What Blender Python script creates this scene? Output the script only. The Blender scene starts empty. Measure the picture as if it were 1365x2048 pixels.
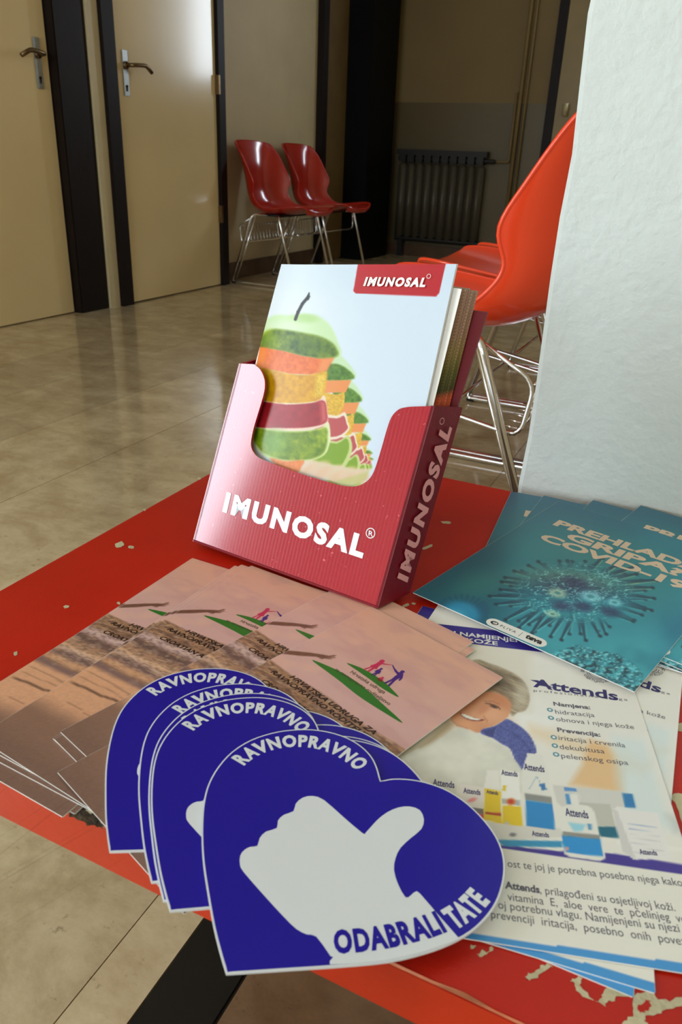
import bpy, bmesh, math, random
import numpy as np
from mathutils import Matrix, Vector
from mathutils.geometry import tessellate_polygon

# ---------------------------------------------------------------- camera, daylight, exposure
SC = bpy.context.scene
COL = SC.collection
FPX, PITCH, ROLL, YAW = 1525.2, 0.4334, 0.04295, 0.4313
CX, CY, EYE, TZ = 682.5, 1024.0, 0.71, 0.45      # eye height and table height in metres

def _axes():
    h = np.array([-math.sin(YAW), math.cos(YAW), 0]); rt = np.array([math.cos(YAW), math.sin(YAW), 0]); z = np.array([0, 0, 1.])
    F = math.cos(PITCH)*h - math.sin(PITCH)*z; U = math.sin(PITCH)*h + math.cos(PITCH)*z
    return math.cos(ROLL)*rt + math.sin(ROLL)*U, -math.sin(ROLL)*rt + math.cos(ROLL)*U, F
AX, AU, AF = _axes()
cam_d = bpy.data.cameras.new('camera'); cam = bpy.data.objects.new('camera', cam_d); COL.objects.link(cam)
cam.matrix_world = Matrix(((AX[0], AU[0], -AF[0], 0), (AX[1], AU[1], -AF[1], 0), (AX[2], AU[2], -AF[2], EYE), (0, 0, 0, 1)))
cam_d.sensor_fit = 'VERTICAL'; cam_d.sensor_height = 36; cam_d.lens = FPX*36/2048
cam_d.clip_start = 0.01; cam_d.clip_end = 60
cam_d.dof.use_dof = True; cam_d.dof.focus_distance = 0.60; cam_d.dof.aperture_fstop = 22
SC.camera = cam

world = bpy.data.worlds.new('daylight'); SC.world = world; world.use_nodes = True
bg = world.node_tree.nodes['Background']; bg.inputs[0].default_value = (0.75, 0.87, 1, 1); bg.inputs[1].default_value = 1.0

def area(name, loc, rot, sx, sy, power, color):
    l = bpy.data.lights.new(name, 'AREA'); l.shape = 'RECTANGLE'; l.size = sx; l.size_y = sy; l.energy = power; l.color = color
    o = bpy.data.objects.new(name, l); COL.objects.link(o); o.location = loc; o.rotation_euler = rot; return o
# daylight through the tall window in the left wall behind the camera, and through the small one in the far wall
area('window_daylight', (-2.86, -1.6, 1.25), (0, math.radians(-90), 0), 2.1, 1.35, 118, (0.81, 0.91, 1.0))
area('back_fill_light', (-.45, -5.36, 1.6), (math.radians(90), 0, 0), 2.9, 1.8, 96, (0.81, 0.91, 1.0))  # added fill light from behind the camera, brightens the doors and pier
area('far_window_daylight', (-0.93, 6.48, 1.75), (math.radians(-90), 0, 0), 0.42, 1.0, 21, (0.8, 0.9, 1.0))
VS = SC.view_settings
SC.display_settings.display_device = 'sRGB'
VS.view_transform = 'Standard'; VS.look = 'None'; VS.gamma = 1; VS.use_curve_mapping = False
VS.exposure = 0.20

# ---------------------------------------------------------------- helpers
def ray(px, py): return AF + (px-CX)/FPX*AX - (py-CY)/FPX*AU
def atz(px, py, z):                 # the point at height z (world) seen at a pixel of the photograph
    d = ray(px, py); return d*((z-EYE)/d[2]) + np.array([0, 0, EYE])
def tab(px, py, dz=0.0): return atz(px, py, TZ+dz)
def aty(px, py, y): d = ray(px, py); return d*(y/d[1]) + np.array([0, 0, EYE])
def atx(px, py, x): d = ray(px, py); return d*(x/d[0]) + np.array([0, 0, EYE])
def onplane(px, py, O, N):
    d = ray(px, py); C = np.array([0, 0, EYE]); return C + d*(((O-C)@N)/(d@N))
def topx(P):                        # world points (n,3) -> pixels
    Q = np.asarray(P, float) - np.array([0, 0, EYE]); c = Q@np.array([AX, AU, AF]).T
    return CX+FPX*c[..., 0]/c[..., 2], CY-FPX*c[..., 1]/c[..., 2]
def lin(c):
    c = np.asarray(c, float)/255.; return np.where(c <= .04045, c/12.92, ((c+.055)/1.055)**2.4)
def srgb(*c, k=1.0): return tuple(np.clip(lin(c)*k, 0, 1))+(1,)

class Mat:
    def __init__(s, name):
        s.m = bpy.data.materials.new(name); s.m.use_nodes = True; s.nt = s.m.node_tree; s.b = s.nt.nodes['Principled BSDF']
    def node(s, t, **kw):
        n = s.nt.nodes.new(t)
        for k, v in kw.items():
            if k in n.inputs: n.inputs[k].default_value = v
            else: setattr(n, k, v)
        return n
    def link(s, a, b): s.nt.links.new(a, b)
def plain(name, col, rough=.5, metal=0, coat=0, bump=0, bscale=200, var=0, vscale=8, stretch=None, spec=None):
    M = Mat(name); b = M.b
    b.inputs['Base Color'].default_value = tuple(col); b.inputs['Roughness'].default_value = rough
    b.inputs['Metallic'].default_value = metal; b.inputs['Coat Weight'].default_value = coat; b.inputs['Coat Roughness'].default_value = .12
    if spec is not None: b.inputs['Specular IOR Level'].default_value = spec
    tc = M.node('ShaderNodeTexCoord'); src = tc.outputs['Object']
    if stretch:
        mp = M.node('ShaderNodeMapping'); mp.inputs['Scale'].default_value = stretch; M.link(src, mp.inputs[0]); src = mp.outputs[0]
    if var:
        n = M.node('ShaderNodeTexNoise', Scale=vscale, Detail=5.0); M.link(src, n.inputs['Vector'])
        r = M.node('ShaderNodeMapRange'); r.inputs['From Min'].default_value = .3; r.inputs['From Max'].default_value = .7
        r.inputs['To Min'].default_value = 1-var; r.inputs['To Max'].default_value = 1+var*.6; M.link(n.outputs[0], r.inputs[0])
        h = M.node('ShaderNodeMix'); h.data_type = 'RGBA'; h.blend_type = 'MULTIPLY'; h.inputs[0].default_value = 1
        h.inputs[6].default_value = tuple(col); M.link(r.outputs[0], h.inputs[7]); M.link(h.outputs[2], b.inputs['Base Color'])
    if bump:
        n = M.node('ShaderNodeTexNoise', Scale=bscale, Detail=4.0); M.link(src, n.inputs['Vector'])
        bp = M.node('ShaderNodeBump', Strength=bump, Distance=.002); M.link(n.outputs[0], bp.inputs['Height']); M.link(bp.outputs[0], b.inputs['Normal'])
    return M.m
def vcol_mat(name, rough, coat=0, spec=.5):
    M = Mat(name); a = M.node('ShaderNodeVertexColor', layer_name='Col')
    M.link(a.outputs[0], M.b.inputs['Base Color']); M.b.inputs['Roughness'].default_value = rough
    M.b.inputs['Coat Weight'].default_value = coat; M.b.inputs['Coat Roughness'].default_value = .15; M.b.inputs['Specular IOR Level'].default_value = spec
    n = M.node('ShaderNodeTexNoise', Scale=900.0); bp = M.node('ShaderNodeBump', Strength=.06, Distance=.0005)
    M.link(n.outputs[0], bp.inputs['Height']); M.link(bp.outputs[0], M.b.inputs['Normal']); return M.m

def link(name, me, parent=None, mat=None, label=None, cat=None, group=None, kind=None, smooth=False):
    o = bpy.data.objects.new(name, me); COL.objects.link(o)
    if mat and not me.materials:
        for m in (mat if isinstance(mat, (list, tuple)) else [mat]): me.materials.append(m)
    if smooth:
        for p in me.polygons: p.use_smooth = True
    if parent: o.parent = parent
    props(o, label, cat, group, kind); return o
def props(o, label=None, cat=None, group=None, kind=None):
    if label: o['label'] = label
    if cat: o['category'] = cat
    if group: o['group'] = group
    if kind: o['kind'] = kind
    return o
def empty(name, loc=(0, 0, 0), rz=0, **kw):
    o = bpy.data.objects.new(name, None); COL.objects.link(o); o.location = loc; o.rotation_euler = (0, 0, rz); o.empty_display_size = .05
    return props(o, **kw)
def copy_tree(o, parent=None):
    kids = list(o.children); c = o.copy(); COL.objects.link(c); c.parent = parent
    for k in kids: copy_tree(k, c)
    return c
def mesh(name, vs, fs):
    me = bpy.data.meshes.new(name); me.from_pydata([tuple(map(float, v)) for v in vs], [], [tuple(f) for f in fs]); me.update(); return me
class MB:
    def __init__(s): s.v = []; s.f = []
    def add(s, vs, fs):
        n = len(s.v); s.v += [tuple(v) for v in vs]; s.f += [tuple(i+n for i in f) for f in fs]; return s
    def box(s, a, b):
        x0, y0, z0 = a; x1, y1, z1 = b
        return s.add([(x0,y0,z0),(x1,y0,z0),(x1,y1,z0),(x0,y1,z0),(x0,y0,z1),(x1,y0,z1),(x1,y1,z1),(x0,y1,z1)],
                     [(0,3,2,1),(4,5,6,7),(0,1,5,4),(1,2,6,5),(2,3,7,6),(3,0,4,7)])
    def tube(s, pts, r, n=8, closed=False):
        P = [Vector(p) for p in pts]; m = len(P); rings = []; up = None
        for i, p in enumerate(P):
            a = P[(i-1) % m] if (closed or i) else p; b = P[(i+1) % m] if (closed or i < m-1) else p
            t = (b-a).normalized()
            if up is None: up = t.orthogonal().normalized()
            up = (up - t*up.dot(t)).normalized(); w = t.cross(up)
            rings.append([p+up*(r*math.cos(2*math.pi*k/n))+w*(r*math.sin(2*math.pi*k/n)) for k in range(n)])
        vs = [v for q in rings for v in q]; fs = []
        for i in range(m if closed else m-1):
            for k in range(n):
                a = i*n+k; b = i*n+(k+1) % n; c = ((i+1) % m)*n+(k+1) % n; d = ((i+1) % m)*n+k; fs.append((a, b, c, d))
        if not closed: fs += [tuple(reversed(range(n))), tuple(range((m-1)*n, m*n))]
        return s.add(vs, fs)
    def done(s, name): return mesh(name, s.v, s.f)
def boxo(name, a, b, mat, parent=None, bev=0, **kw):
    me = MB().box(a, b).done(name)
    if bev:
        bm = bmesh.new(); bm.from_mesh(me); bmesh.ops.bevel(bm, geom=bm.edges[:], offset=bev, segments=2, affect='EDGES'); bm.to_mesh(me); bm.free()
    return link(name, me, parent, mat, **kw)
def rnd(pts, r, n=5):               # round the corners of an open polyline
    out = [Vector(pts[0])]
    for i in range(1, len(pts)-1):
        a, p, b = Vector(pts[i-1]), Vector(pts[i]), Vector(pts[i+1]); d0 = (a-p); d1 = (b-p); rr = min(r, d0.length*.45, d1.length*.45)
        q0 = p+d0.normalized()*rr; q1 = p+d1.normalized()*rr
        for k in range(n+1):
            t = k/n; out.append(q0*(1-t)**2+p*2*t*(1-t)+q1*t*t)
    out.append(Vector(pts[-1])); return out
def smooth_closed(P, n=4):          # Catmull-Rom through closed 2D points
    P = [np.array(p, float) for p in P]; m = len(P); out = []
    for i in range(m):
        a, b, c, d = P[i-1], P[i], P[(i+1) % m], P[(i+2) % m]
        for k in range(n):
            t = k/n; out.append(.5*((2*b)+(-a+c)*t+(2*a-5*b+4*c-d)*t*t+(-a+3*b-3*c+d)*t**3))
    return out
def smooth_open(P, n=4):
    P = [np.array(p, float) for p in P]; Q = [2*P[0]-P[1]]+P+[2*P[-1]-P[-2]]; out = []
    for i in range(1, len(Q)-2):
        a, b, c, d = Q[i-1], Q[i], Q[i+1], Q[i+2]
        for k in range(n):
            t = k/n; out.append(.5*((2*b)+(-a+c)*t+(2*a-5*b+4*c-d)*t*t+(-a+3*b-3*c+d)*t**3))
    out.append(P[-1]); return out
def flat(name, polys, z, mat, parent=None, **kw):       # flat printed shapes, polygons in the local plane
    vs, fs = [], []
    for P in polys:
        n = len(vs); vs += [(p[0], p[1], z) for p in P]
        for t in tessellate_polygon([[Vector((p[0], p[1], 0)) for p in P]]):
            a, b, c = [Vector(P[i][:2]) for i in t]
            if (b-a).cross(c-a) < 0: t = (t[0], t[2], t[1])
            fs.append(tuple(n+i for i in t))
    return link(name, mesh(name, vs, fs), parent, mat, **kw)
def slab(name, outline, z0, z1, mat, parent=None, **kw):
    n = len(outline); area_ = sum(outline[i-1][0]*outline[i][1]-outline[i][0]*outline[i-1][1] for i in range(n))
    if area_ < 0: outline = outline[::-1]
    vs = [(p[0], p[1], z0) for p in outline]+[(p[0], p[1], z1) for p in outline]
    fs = [(i, (i+1) % n, n+(i+1) % n, n+i) for i in range(n)]
    for t in tessellate_polygon([[Vector((p[0], p[1], 0)) for p in outline]]):
        a, b, c = [Vector(outline[i][:2]) for i in t]
        if (b-a).cross(c-a) < 0: t = (t[0], t[2], t[1])
        fs.append(tuple(n+i for i in t)); fs.append(tuple(reversed(t)))
    return link(name, mesh(name, vs, fs), parent, mat, **kw)

_tc = {}
def glyphs(txt, bold=0.0, shear=0.0, space=1.0):        # flat letters: verts (n,2) with cap height 1, x from 0 to W
    key = (txt, bold, shear, space)
    if key in _tc: return _tc[key]
    cu = bpy.data.curves.new('t', 'FONT'); cu.body = txt; cu.offset = bold; cu.shear = shear; cu.space_character = space; cu.resolution_u = 3; cu.fill_mode = 'FRONT'
    ob = bpy.data.objects.new('t', cu); COL.objects.link(ob); bpy.context.view_layer.update()
    me = bpy.data.meshes.new_from_object(ob.evaluated_get(bpy.context.evaluated_depsgraph_get()))
    V = np.array([v.co[:2] for v in me.vertices]) if len(me.vertices) else np.zeros((0, 2)); Fc = [tuple(p.vertices) for p in me.polygons]
    bpy.data.objects.remove(ob); bpy.data.curves.remove(cu); bpy.data.meshes.remove(me)
    ch_ = .682+2*bold; V[:, 1] += bold; V = V/ch_; V[:, 0] -= V[:, 0].min(); _tc[key] = (V, Fc, V[:, 0].max()); return _tc[key]
class Letters:
    def __init__(s): s.mb = MB()
    def line(s, txt, p0, p1, h, z=0.0, bold=0.0, shear=0.0, space=1.0, up=None):   # local 2D baseline p0 to p1, cap height h
        V, Fc, W = glyphs(txt, bold, shear, space); p0 = np.array(p0[:2], float); p1 = np.array(p1[:2], float); d = p1-p0
        L = np.hypot(*d); u = d/L; n = np.array([-u[1], u[0]]) if up is None else np.array(up, float)
        P = p0+np.outer(V[:, 0]*L/W, u)+np.outer(V[:, 1]*h, n); s.mb.add([(x, y, z) for x, y in P], Fc); return s
    def path(s, txt, pts, h, z=0.0, bold=0.0, flip=1, space=1.0):                 # letters bent along a polyline
        V, Fc, W = glyphs(txt, bold, 0.0, space); P = np.array([p[:2] for p in pts]); seg = np.hypot(*(P[1:]-P[:-1]).T); S = np.concatenate([[0], np.cumsum(seg)])
        t = V[:, 0]/W*S[-1]; x = np.interp(t, S, P[:, 0]); y = np.interp(t, S, P[:, 1]); e = S[-1]*.01
        dx = np.interp(t+e, S, P[:, 0])-np.interp(t-e, S, P[:, 0]); dy = np.interp(t+e, S, P[:, 1])-np.interp(t-e, S, P[:, 1]); l = np.hypot(dx, dy)+1e-12
        s.mb.add([(a, b, z) for a, b in zip(x-dy/l*V[:, 1]*h*flip, y+dx/l*V[:, 1]*h*flip)], Fc); return s
    def obj(s, name, mat, parent, **kw): return link(name, s.mb.done(name), parent, mat, **kw)

rng = np.random.RandomState(7)
_lat = rng.rand(64, 64, 8)
def noise(x, y, k=0):
    xi = np.floor(x).astype(int); yi = np.floor(y).astype(int); fx = x-xi; fy = y-yi; fx = fx*fx*(3-2*fx); fy = fy*fy*(3-2*fy)
    g = lambda a, b: _lat[a % 64, b % 64, k % 8]
    return (g(xi, yi)*(1-fx)+g(xi+1, yi)*fx)*(1-fy)+(g(xi, yi+1)*(1-fx)+g(xi+1, yi+1)*fx)*fy
def fbm(x, y, o=4, k=0): return sum(noise(x*2**i+17*i, y*2**i+5*i, k+i)/2**i for i in range(o))/sum(1/2**i for i in range(o))
def sst(a, b, x): t = np.clip((x-a)/(b-a), 0, 1); return t*t*(3-2*t)
class Paint:                        # a picture evaluated at the vertices of a sheet (a colour attribute, no image file)
    def __init__(s, X, Y, base): s.X = X; s.Y = Y; s.C = np.tile(np.array(base, float), X.shape+(1,))
    def mix(s, m, col):
        if callable(col): col = col(s.X, s.Y)
        s.C = s.C*(1-m[..., None])+np.asarray(col, float)*m[..., None]
    def polym(s, P, soft):
        P = np.array(P, float); x, y = s.X, s.Y; sel = (x > P[:, 0].min()-soft*2) & (x < P[:, 0].max()+soft*2) & (y > P[:, 1].min()-soft*2) & (y < P[:, 1].max()+soft*2)
        m = np.zeros(x.shape)
        if not sel.any(): return m
        xs, ys = x[sel], y[sel]; ins = np.zeros(xs.shape, bool); D = np.full(xs.shape, 1e9)
        for i in range(len(P)):
            (x0, y0), (x1, y1) = P[i-1], P[i]
            if y0 != y1: ins ^= ((y0 > ys) != (y1 > ys)) & (xs < (x1-x0)*(ys-y0)/(y1-y0)+x0)
            dx, dy = x1-x0, y1-y0; t = np.clip(((xs-x0)*dx+(ys-y0)*dy)/(dx*dx+dy*dy+1e-9), 0, 1); D = np.minimum(D, np.hypot(xs-x0-t*dx, ys-y0-t*dy))
        m[sel] = np.clip(.5+np.where(ins, D, -D)/(soft*2), 0, 1); return m
    def poly(s, P, col, soft=1.0, a=1.0): s.mix(s.polym(P, soft)*a, col); return s
    def ell(s, cx, cy, rx, ry, col, rot=0, soft=.1, a=1.0):
        c, n = math.cos(rot), math.sin(rot); dx, dy = s.X-cx, s.Y-cy; r = np.hypot((dx*c+dy*n)/rx, (-dx*n+dy*c)/ry); s.mix((1-sst(1-soft, 1+soft, r))*a, col); return s
    def seg(s, p, q, w0, w1, col, soft=.6, a=1.0):
        (x0, y0), (x1, y1) = p, q; dx, dy = x1-x0, y1-y0; t = np.clip(((s.X-x0)*dx+(s.Y-y0)*dy)/(dx*dx+dy*dy+1e-9), 0, 1)
        d = np.hypot(s.X-x0-t*dx, s.Y-y0-t*dy)-(w0+(w1-w0)*t); s.mix(np.clip(.5-d/(2*soft), 0, 1)*a, col); return s
    def curve(s, P, w, col, soft=.6, a=1.0):
        for i in range(len(P)-1): s.seg(P[i], P[i+1], w, w, col, soft, a)
        return s
def picture(name, V, n, m, C, mat, parent, k=1.0, g=1.0, **kw):    # V (n*m,3) local verts, C (n,m,3) 0-255 picture colours
    idx = np.arange(n*m).reshape(n, m); f = np.stack([idx[:-1, :-1], idx[1:, :-1], idx[1:, 1:], idx[:-1, 1:]], -1).reshape(-1, 4)
    me = bpy.data.meshes.new(name); me.vertices.add(n*m); me.vertices.foreach_set('co', V.astype(np.float32).ravel())
    me.loops.add(f.size); me.loops.foreach_set('vertex_index', f.astype(np.int32).ravel()); me.polygons.add(len(f))
    me.polygons.foreach_set('loop_start', np.arange(0, f.size, 4, dtype=np.int32)); me.update(calc_edges=True); me.validate()
    ca = me.color_attributes.new('Col', 'FLOAT_COLOR', 'POINT'); c = np.ones((n*m, 4), np.float32); c[:, :3] = np.clip(lin(np.clip(C, 0, 255)).reshape(-1, 3)**g*k, 0, .9)
    ca.data.foreach_set('color', c.ravel()); return link(name, me, parent, mat, **kw)

# ---------------------------------------------------------------- materials
M_wall = plain('wall_paint_cream', srgb(212, 196, 156), .55, bump=.25, bscale=60, var=.08, vscale=3)
M_far = plain('wall_paint_far', srgb(134, 112, 68), .6, bump=.2, bscale=60, var=.10, vscale=2)
M_dado = plain('dado_paint_olive', srgb(100, 86, 54), .4, var=.08, vscale=2)
M_pier = plain('pier_plaster_white', srgb(206, 214, 209), .6, bump=.6, bscale=120, var=.03, vscale=20)
M_ceil = plain('ceiling_white', srgb(225, 222, 212), .8, var=.03)
M_door = plain('door_lacquer_cream', srgb(238, 216, 164), .22, coat=.3, var=.06, vscale=2, bump=.05, bscale=20)
M_wood = plain('dark_brown_wood', srgb(24, 14, 12), .5, spec=.25, var=.3, vscale=12, stretch=(8, 8, 1), bump=.1, bscale=40)
M_chrome = plain('chrome', (.8, .8, .8, 1), .14, metal=1, var=.05)
M_steel = plain('dull_steel', (.45, .47, .47, 1), .35, metal=1, var=.1, vscale=30)
M_brass = plain('aged_brass', (.22, .15, .08, 1), .35, metal=1, var=.2, vscale=60)
M_rubber = plain('black_rubber', srgb(22, 22, 22), .7, var=.1)
M_rad = plain('radiator_enamel', srgb(82, 76, 62), .4, var=.08, vscale=20)
M_raddk = plain('radiator_grille_dark', srgb(24, 23, 22), .5, var=.1)
M_base = plain('skirting_stone', srgb(96, 72, 52), .3, var=.2, vscale=12)
M_black = plain('black_marble', srgb(14, 13, 12), .3, var=.3, vscale=20)
M_glass = plain('window_glass', (.9, .95, 1, 1), .02, var=.01); M_glass.node_tree.nodes['Principled BSDF'].inputs['Transmission Weight'].default_value = 1
M_frame = plain('window_frame_white', srgb(225, 222, 214), .4, var=.04)
def marble(name, c0, c1, rough=.09):
    M = Mat(name); tc = M.node('ShaderNodeTexCoord'); oi = M.node('ShaderNodeObjectInfo')
    mp = M.node('ShaderNodeMapping'); mp.inputs['Scale'].default_value = (1, 1.3, 1)
    ad = M.node('ShaderNodeVectorMath'); ad.operation = 'ADD'; M.link(tc.outputs['Object'], ad.inputs[0]); M.link(oi.outputs['Location'], ad.inputs[1]); M.link(ad.outputs[0], mp.inputs[0])
    n = M.node('ShaderNodeTexNoise', Scale=6.5, Detail=10.0, Roughness=.72, Distortion=.25); M.link(mp.outputs[0], n.inputs['Vector'])
    r = M.node('ShaderNodeValToRGB'); r.color_ramp.elements[0].position = .32; r.color_ramp.elements[0].color = c0; r.color_ramp.elements[1].position = .68; r.color_ramp.elements[1].color = c1
    M.link(n.outputs[0], r.inputs[0])
    n2 = M.node('ShaderNodeTexNoise', Scale=38.0, Detail=6.0, Roughness=.75); M.link(mp.outputs[0], n2.inputs['Vector'])
    r2 = M.node('ShaderNodeValToRGB'); r2.color_ramp.elements[0].position = .27; r2.color_ramp.elements[0].color = (.25, .2, .14, 1); r2.color_ramp.elements[1].position = .40; r2.color_ramp.elements[1].color = (1, 1, 1, 1)
    M.link(n2.outputs[0], r2.inputs[0])
    mx = M.node('ShaderNodeMix'); mx.data_type = 'RGBA'; mx.blend_type = 'MULTIPLY'; mx.inputs[0].default_value = .8; M.link(r.outputs[0], mx.inputs[6]); M.link(r2.outputs[0], mx.inputs[7])
    rv = M.node('ShaderNodeMapRange'); rv.inputs['To Min'].default_value = .8; rv.inputs['To Max'].default_value = 1.12; M.link(oi.outputs['Random'], rv.inputs[0])
    m2 = M.node('ShaderNodeMix'); m2.data_type = 'RGBA'; m2.blend_type = 'MULTIPLY'; m2.inputs[0].default_value = 1; M.link(mx.outputs[2], m2.inputs[6]); M.link(rv.outputs[0], m2.inputs[7])
    M.link(m2.outputs[2], M.b.inputs['Base Color']); M.b.inputs['Roughness'].default_value = rough; M.b.inputs['Specular IOR Level'].default_value = .6; return M.m
M_tile = marble('beige_marble', srgb(174, 150, 112), srgb(222, 204, 168))
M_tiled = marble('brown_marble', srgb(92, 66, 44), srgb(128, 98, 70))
M_grout = plain('grout_dark', srgb(84, 74, 60), .8, var=.1)
M_orange = plain('orange_shell_plastic', srgb(255, 76, 38), .2, coat=.35, var=.03, bump=.02, bscale=30)
M_red = plain('red_shell_plastic', srgb(190, 30, 16), .16, coat=.6, var=.03, bump=.02, bscale=30)
def table_paint():
    M = Mat('table_red_paint'); b = M.b; tc = M.node('ShaderNodeTexCoord'); n = M.node('ShaderNodeTexNoise', Scale=9.0, Detail=6.0); M.link(tc.outputs['Object'], n.inputs[0])
    r = M.node('ShaderNodeValToRGB'); r.color_ramp.elements[0].position = .3; r.color_ramp.elements[0].color = srgb(176, 24, 5); r.color_ramp.elements[1].position = .75; r.color_ramp.elements[1].color = srgb(196, 34, 12)
    M.link(n.outputs[0], r.inputs[0]); M.link(r.outputs[0], b.inputs['Base Color'])
    n2 = M.node('ShaderNodeTexNoise', Scale=400.0, Detail=3.0); bp = M.node('ShaderNodeBump', Strength=.12, Distance=.001); M.link(n2.outputs[0], bp.inputs['Height']); M.link(bp.outputs[0], b.inputs['Normal'])
    b.inputs['Specular IOR Level'].default_value = .3; b.inputs['Roughness'].default_value = .38; b.inputs['Coat Weight'].default_value = .05; b.inputs['Coat Roughness'].default_value = .25; return M.m
M_table = table_paint()
M_edge = plain('table_edge_orange', srgb(182, 46, 12), .4, var=.15, vscale=14, bump=.15, bscale=90)
M_chip = plain('bared_primer', srgb(196, 184, 150), .7, var=.2, vscale=90, bump=.4, bscale=300)
M_wear = plain('bared_dark_wood', srgb(70, 54, 34), .8, var=.6, vscale=160, bump=.8, bscale=400)
M_paper = plain('white_paper', srgb(232, 230, 224), .45, var=.02, bump=.05, bscale=500)
M_print = vcol_mat('printed_paper', .38, coat=.1)
M_gloss = vcol_mat('glossy_printed_cover', .34, coat=.04, spec=.3)
M_wht = plain('white_ink', srgb(236, 234, 228), .4, var=.02)
M_cream = plain('cream_ink', srgb(226, 198, 170), .4, var=.03)
M_ink = plain('dark_brown_ink', srgb(38, 20, 14), .45, var=.05)
M_navy = plain('navy_ink', srgb(42, 34, 104), .4, var=.04)
M_grey = plain('grey_ink', srgb(92, 88, 104), .45, var=.05)
M_green = plain('green_ink', srgb(38, 112, 28), .4, var=.06)
M_pink = plain('crimson_ink', srgb(200, 42, 84), .4, var=.05)
M_purple = plain('purple_ink', srgb(70, 36, 122), .4, var=.05)
M_blue = plain('cobalt_vinyl', srgb(24, 8, 150), .32, coat=.12, spec=.35, var=.03, bump=.02, bscale=300)
M_vinyl = plain('white_vinyl', srgb(222, 225, 228), .32, coat=.1, var=.02)
def card(name, base):
    M = Mat(name); b = M.b; b.inputs['Base Color'].default_value = base; b.inputs['Roughness'].default_value = .3; b.inputs['Specular IOR Level'].default_value = .1; b.inputs['Coat Weight'].default_value = 1; b.inputs['Coat Roughness'].default_value = .11; b.inputs['Coat IOR'].default_value = 1.58
    tc = M.node('ShaderNodeTexCoord'); w = M.node('ShaderNodeTexWave', Scale=120.0, Distortion=.5); w.wave_type = 'BANDS'; w.bands_direction = 'X'; M.link(tc.outputs['Object'], w.inputs['Vector'])
    n = M.node('ShaderNodeTexNoise', Scale=500.0, Detail=4.0); M.link(tc.outputs['Object'], n.inputs['Vector'])
    a = M.node('ShaderNodeMath'); a.operation = 'MULTIPLY_ADD'; a.inputs[1].default_value = .9; M.link(n.outputs[0], a.inputs[0]); M.link(w.outputs[1], a.inputs[2])
    bp = M.node('ShaderNodeBump', Strength=.10, Distance=.0005); M.link(a.outputs[0], bp.inputs['Height']); M.link(bp.outputs[0], b.inputs['Normal'])
    n3 = M.node('ShaderNodeTexNoise', Scale=260.0, Detail=2.0); M.link(tc.outputs['Object'], n3.inputs['Vector'])
    r = M.node('ShaderNodeValToRGB'); r.color_ramp.elements[0].position = .70; r.color_ramp.elements[0].color = base; r.color_ramp.elements[1].position = .80; r.color_ramp.elements[1].color = srgb(226, 120, 130)
    M.link(n3.outputs[0], r.inputs[0]); M.link(r.outputs[0], b.inputs['Base Color']); return M.m
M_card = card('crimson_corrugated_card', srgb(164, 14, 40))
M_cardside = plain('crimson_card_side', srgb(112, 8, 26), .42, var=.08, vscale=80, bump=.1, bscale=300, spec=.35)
M_cardin = plain('dark_red_card', srgb(120, 14, 28), .5, var=.05)

# ---------------------------------------------------------------- structure: floor, walls, doors
XL, YF, XR, YB = -2.74, 6.3, -0.02, -5.2
floor = boxo('floor', (XL-.15, YB-.15, -.06), (2.0, YF+.15, -.006), M_grout, kind='structure')
T0 = MB().box((0, 0, -.006), (.3032, .6182, 0)).done('floor_tile'); T0b = MB().box((0, 0, -.006), (.302, .307, 0)).done('floor_tile_short')
T1 = MB().box((0, 0, -.006), (.302, .617, 0)).done('floor_tile_brown'); T2 = MB().box((0, 0, -.006), (.066, .617, 0)).done('floor_strip')
for me, m in ((T0, M_tile), (T0b, M_tile), (T1, M_tiled), (T2, M_black)):
    me.materials.append(m)
ntile = 0
for r in range(9):
    x0 = -.390-.305*(r+1)
    if x0 < XL-.3: break
    off = (1.17, 1.17+.305, 1.17+.0, 1.17+.31, 1.17+.31, 1.17+.15, 1.17, 1.17+.3, 1.17)[r]
    k = -4
    while True:
        y0 = off-.62*3+.62*k; k += 1
        if y0 > YF: break
        if y0 < YB: continue
        if r == 3 and abs(y0-1.17-.31) < .05: pass
        o = link('floor_tile', T0, floor); o.location = (x0, y0, 0); ntile += 1
# border row beside the black strip, the strip, and the brown field under the table
for k in range(-4, 10):
    o = link('floor_tile', MB().box((0, 0, -.006), (.0565, .617, 0)).done('floor_tile_border'), floor, M_tile) if k == -4 else link('floor_tile', bord, floor)
    if k == -4: bord = o.data
    o.location = (-.3905, -.1+.62*k, 0)
    o = link('border_strip', T2, floor); o.location = (-.332, -.1+.62*k, 0)
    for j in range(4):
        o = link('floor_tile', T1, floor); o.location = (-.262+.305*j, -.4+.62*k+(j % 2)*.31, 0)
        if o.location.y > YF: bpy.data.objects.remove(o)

def wallwin(name, a, b, axis, holes, mat):      # a wall box with rectangular window openings
    mb = MB(); cuts = sorted(holes); lo = a[axis]
    for h0, h1, z0, z1 in cuts:
        A, B = list(a), list(b); A[axis] = lo; B[axis] = h0; mb.box(A, B)
        A, B = list(a), list(b); A[axis] = h0; B[axis] = h1; B[2] = z0; mb.box(A, B)
        A, B = list(a), list(b); A[axis] = h0; B[axis] = h1; A[2] = z1; mb.box(A, B); lo = h1
    A, B = list(a), list(b); A[axis] = lo; mb.box(A, B)
    return link(name, mb.done(name), None, mat, kind='structure')
wallwin('wall_left', (XL-.12, YB, 0), (XL, YF+.12, 2.7), 1, [(-2.28, -.92, .2, 2.3)], M_wall)
wallwin('wall_far', (XL, YF, 0), (2.0, YF+.12, 2.7), 0, [(-1.14, -.72, 1.25, 2.25)], M_far)
boxo('wall_right', (XR, .95, 0), (XR+.12, YF, 2.7), M_wall, kind='structure')
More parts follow.
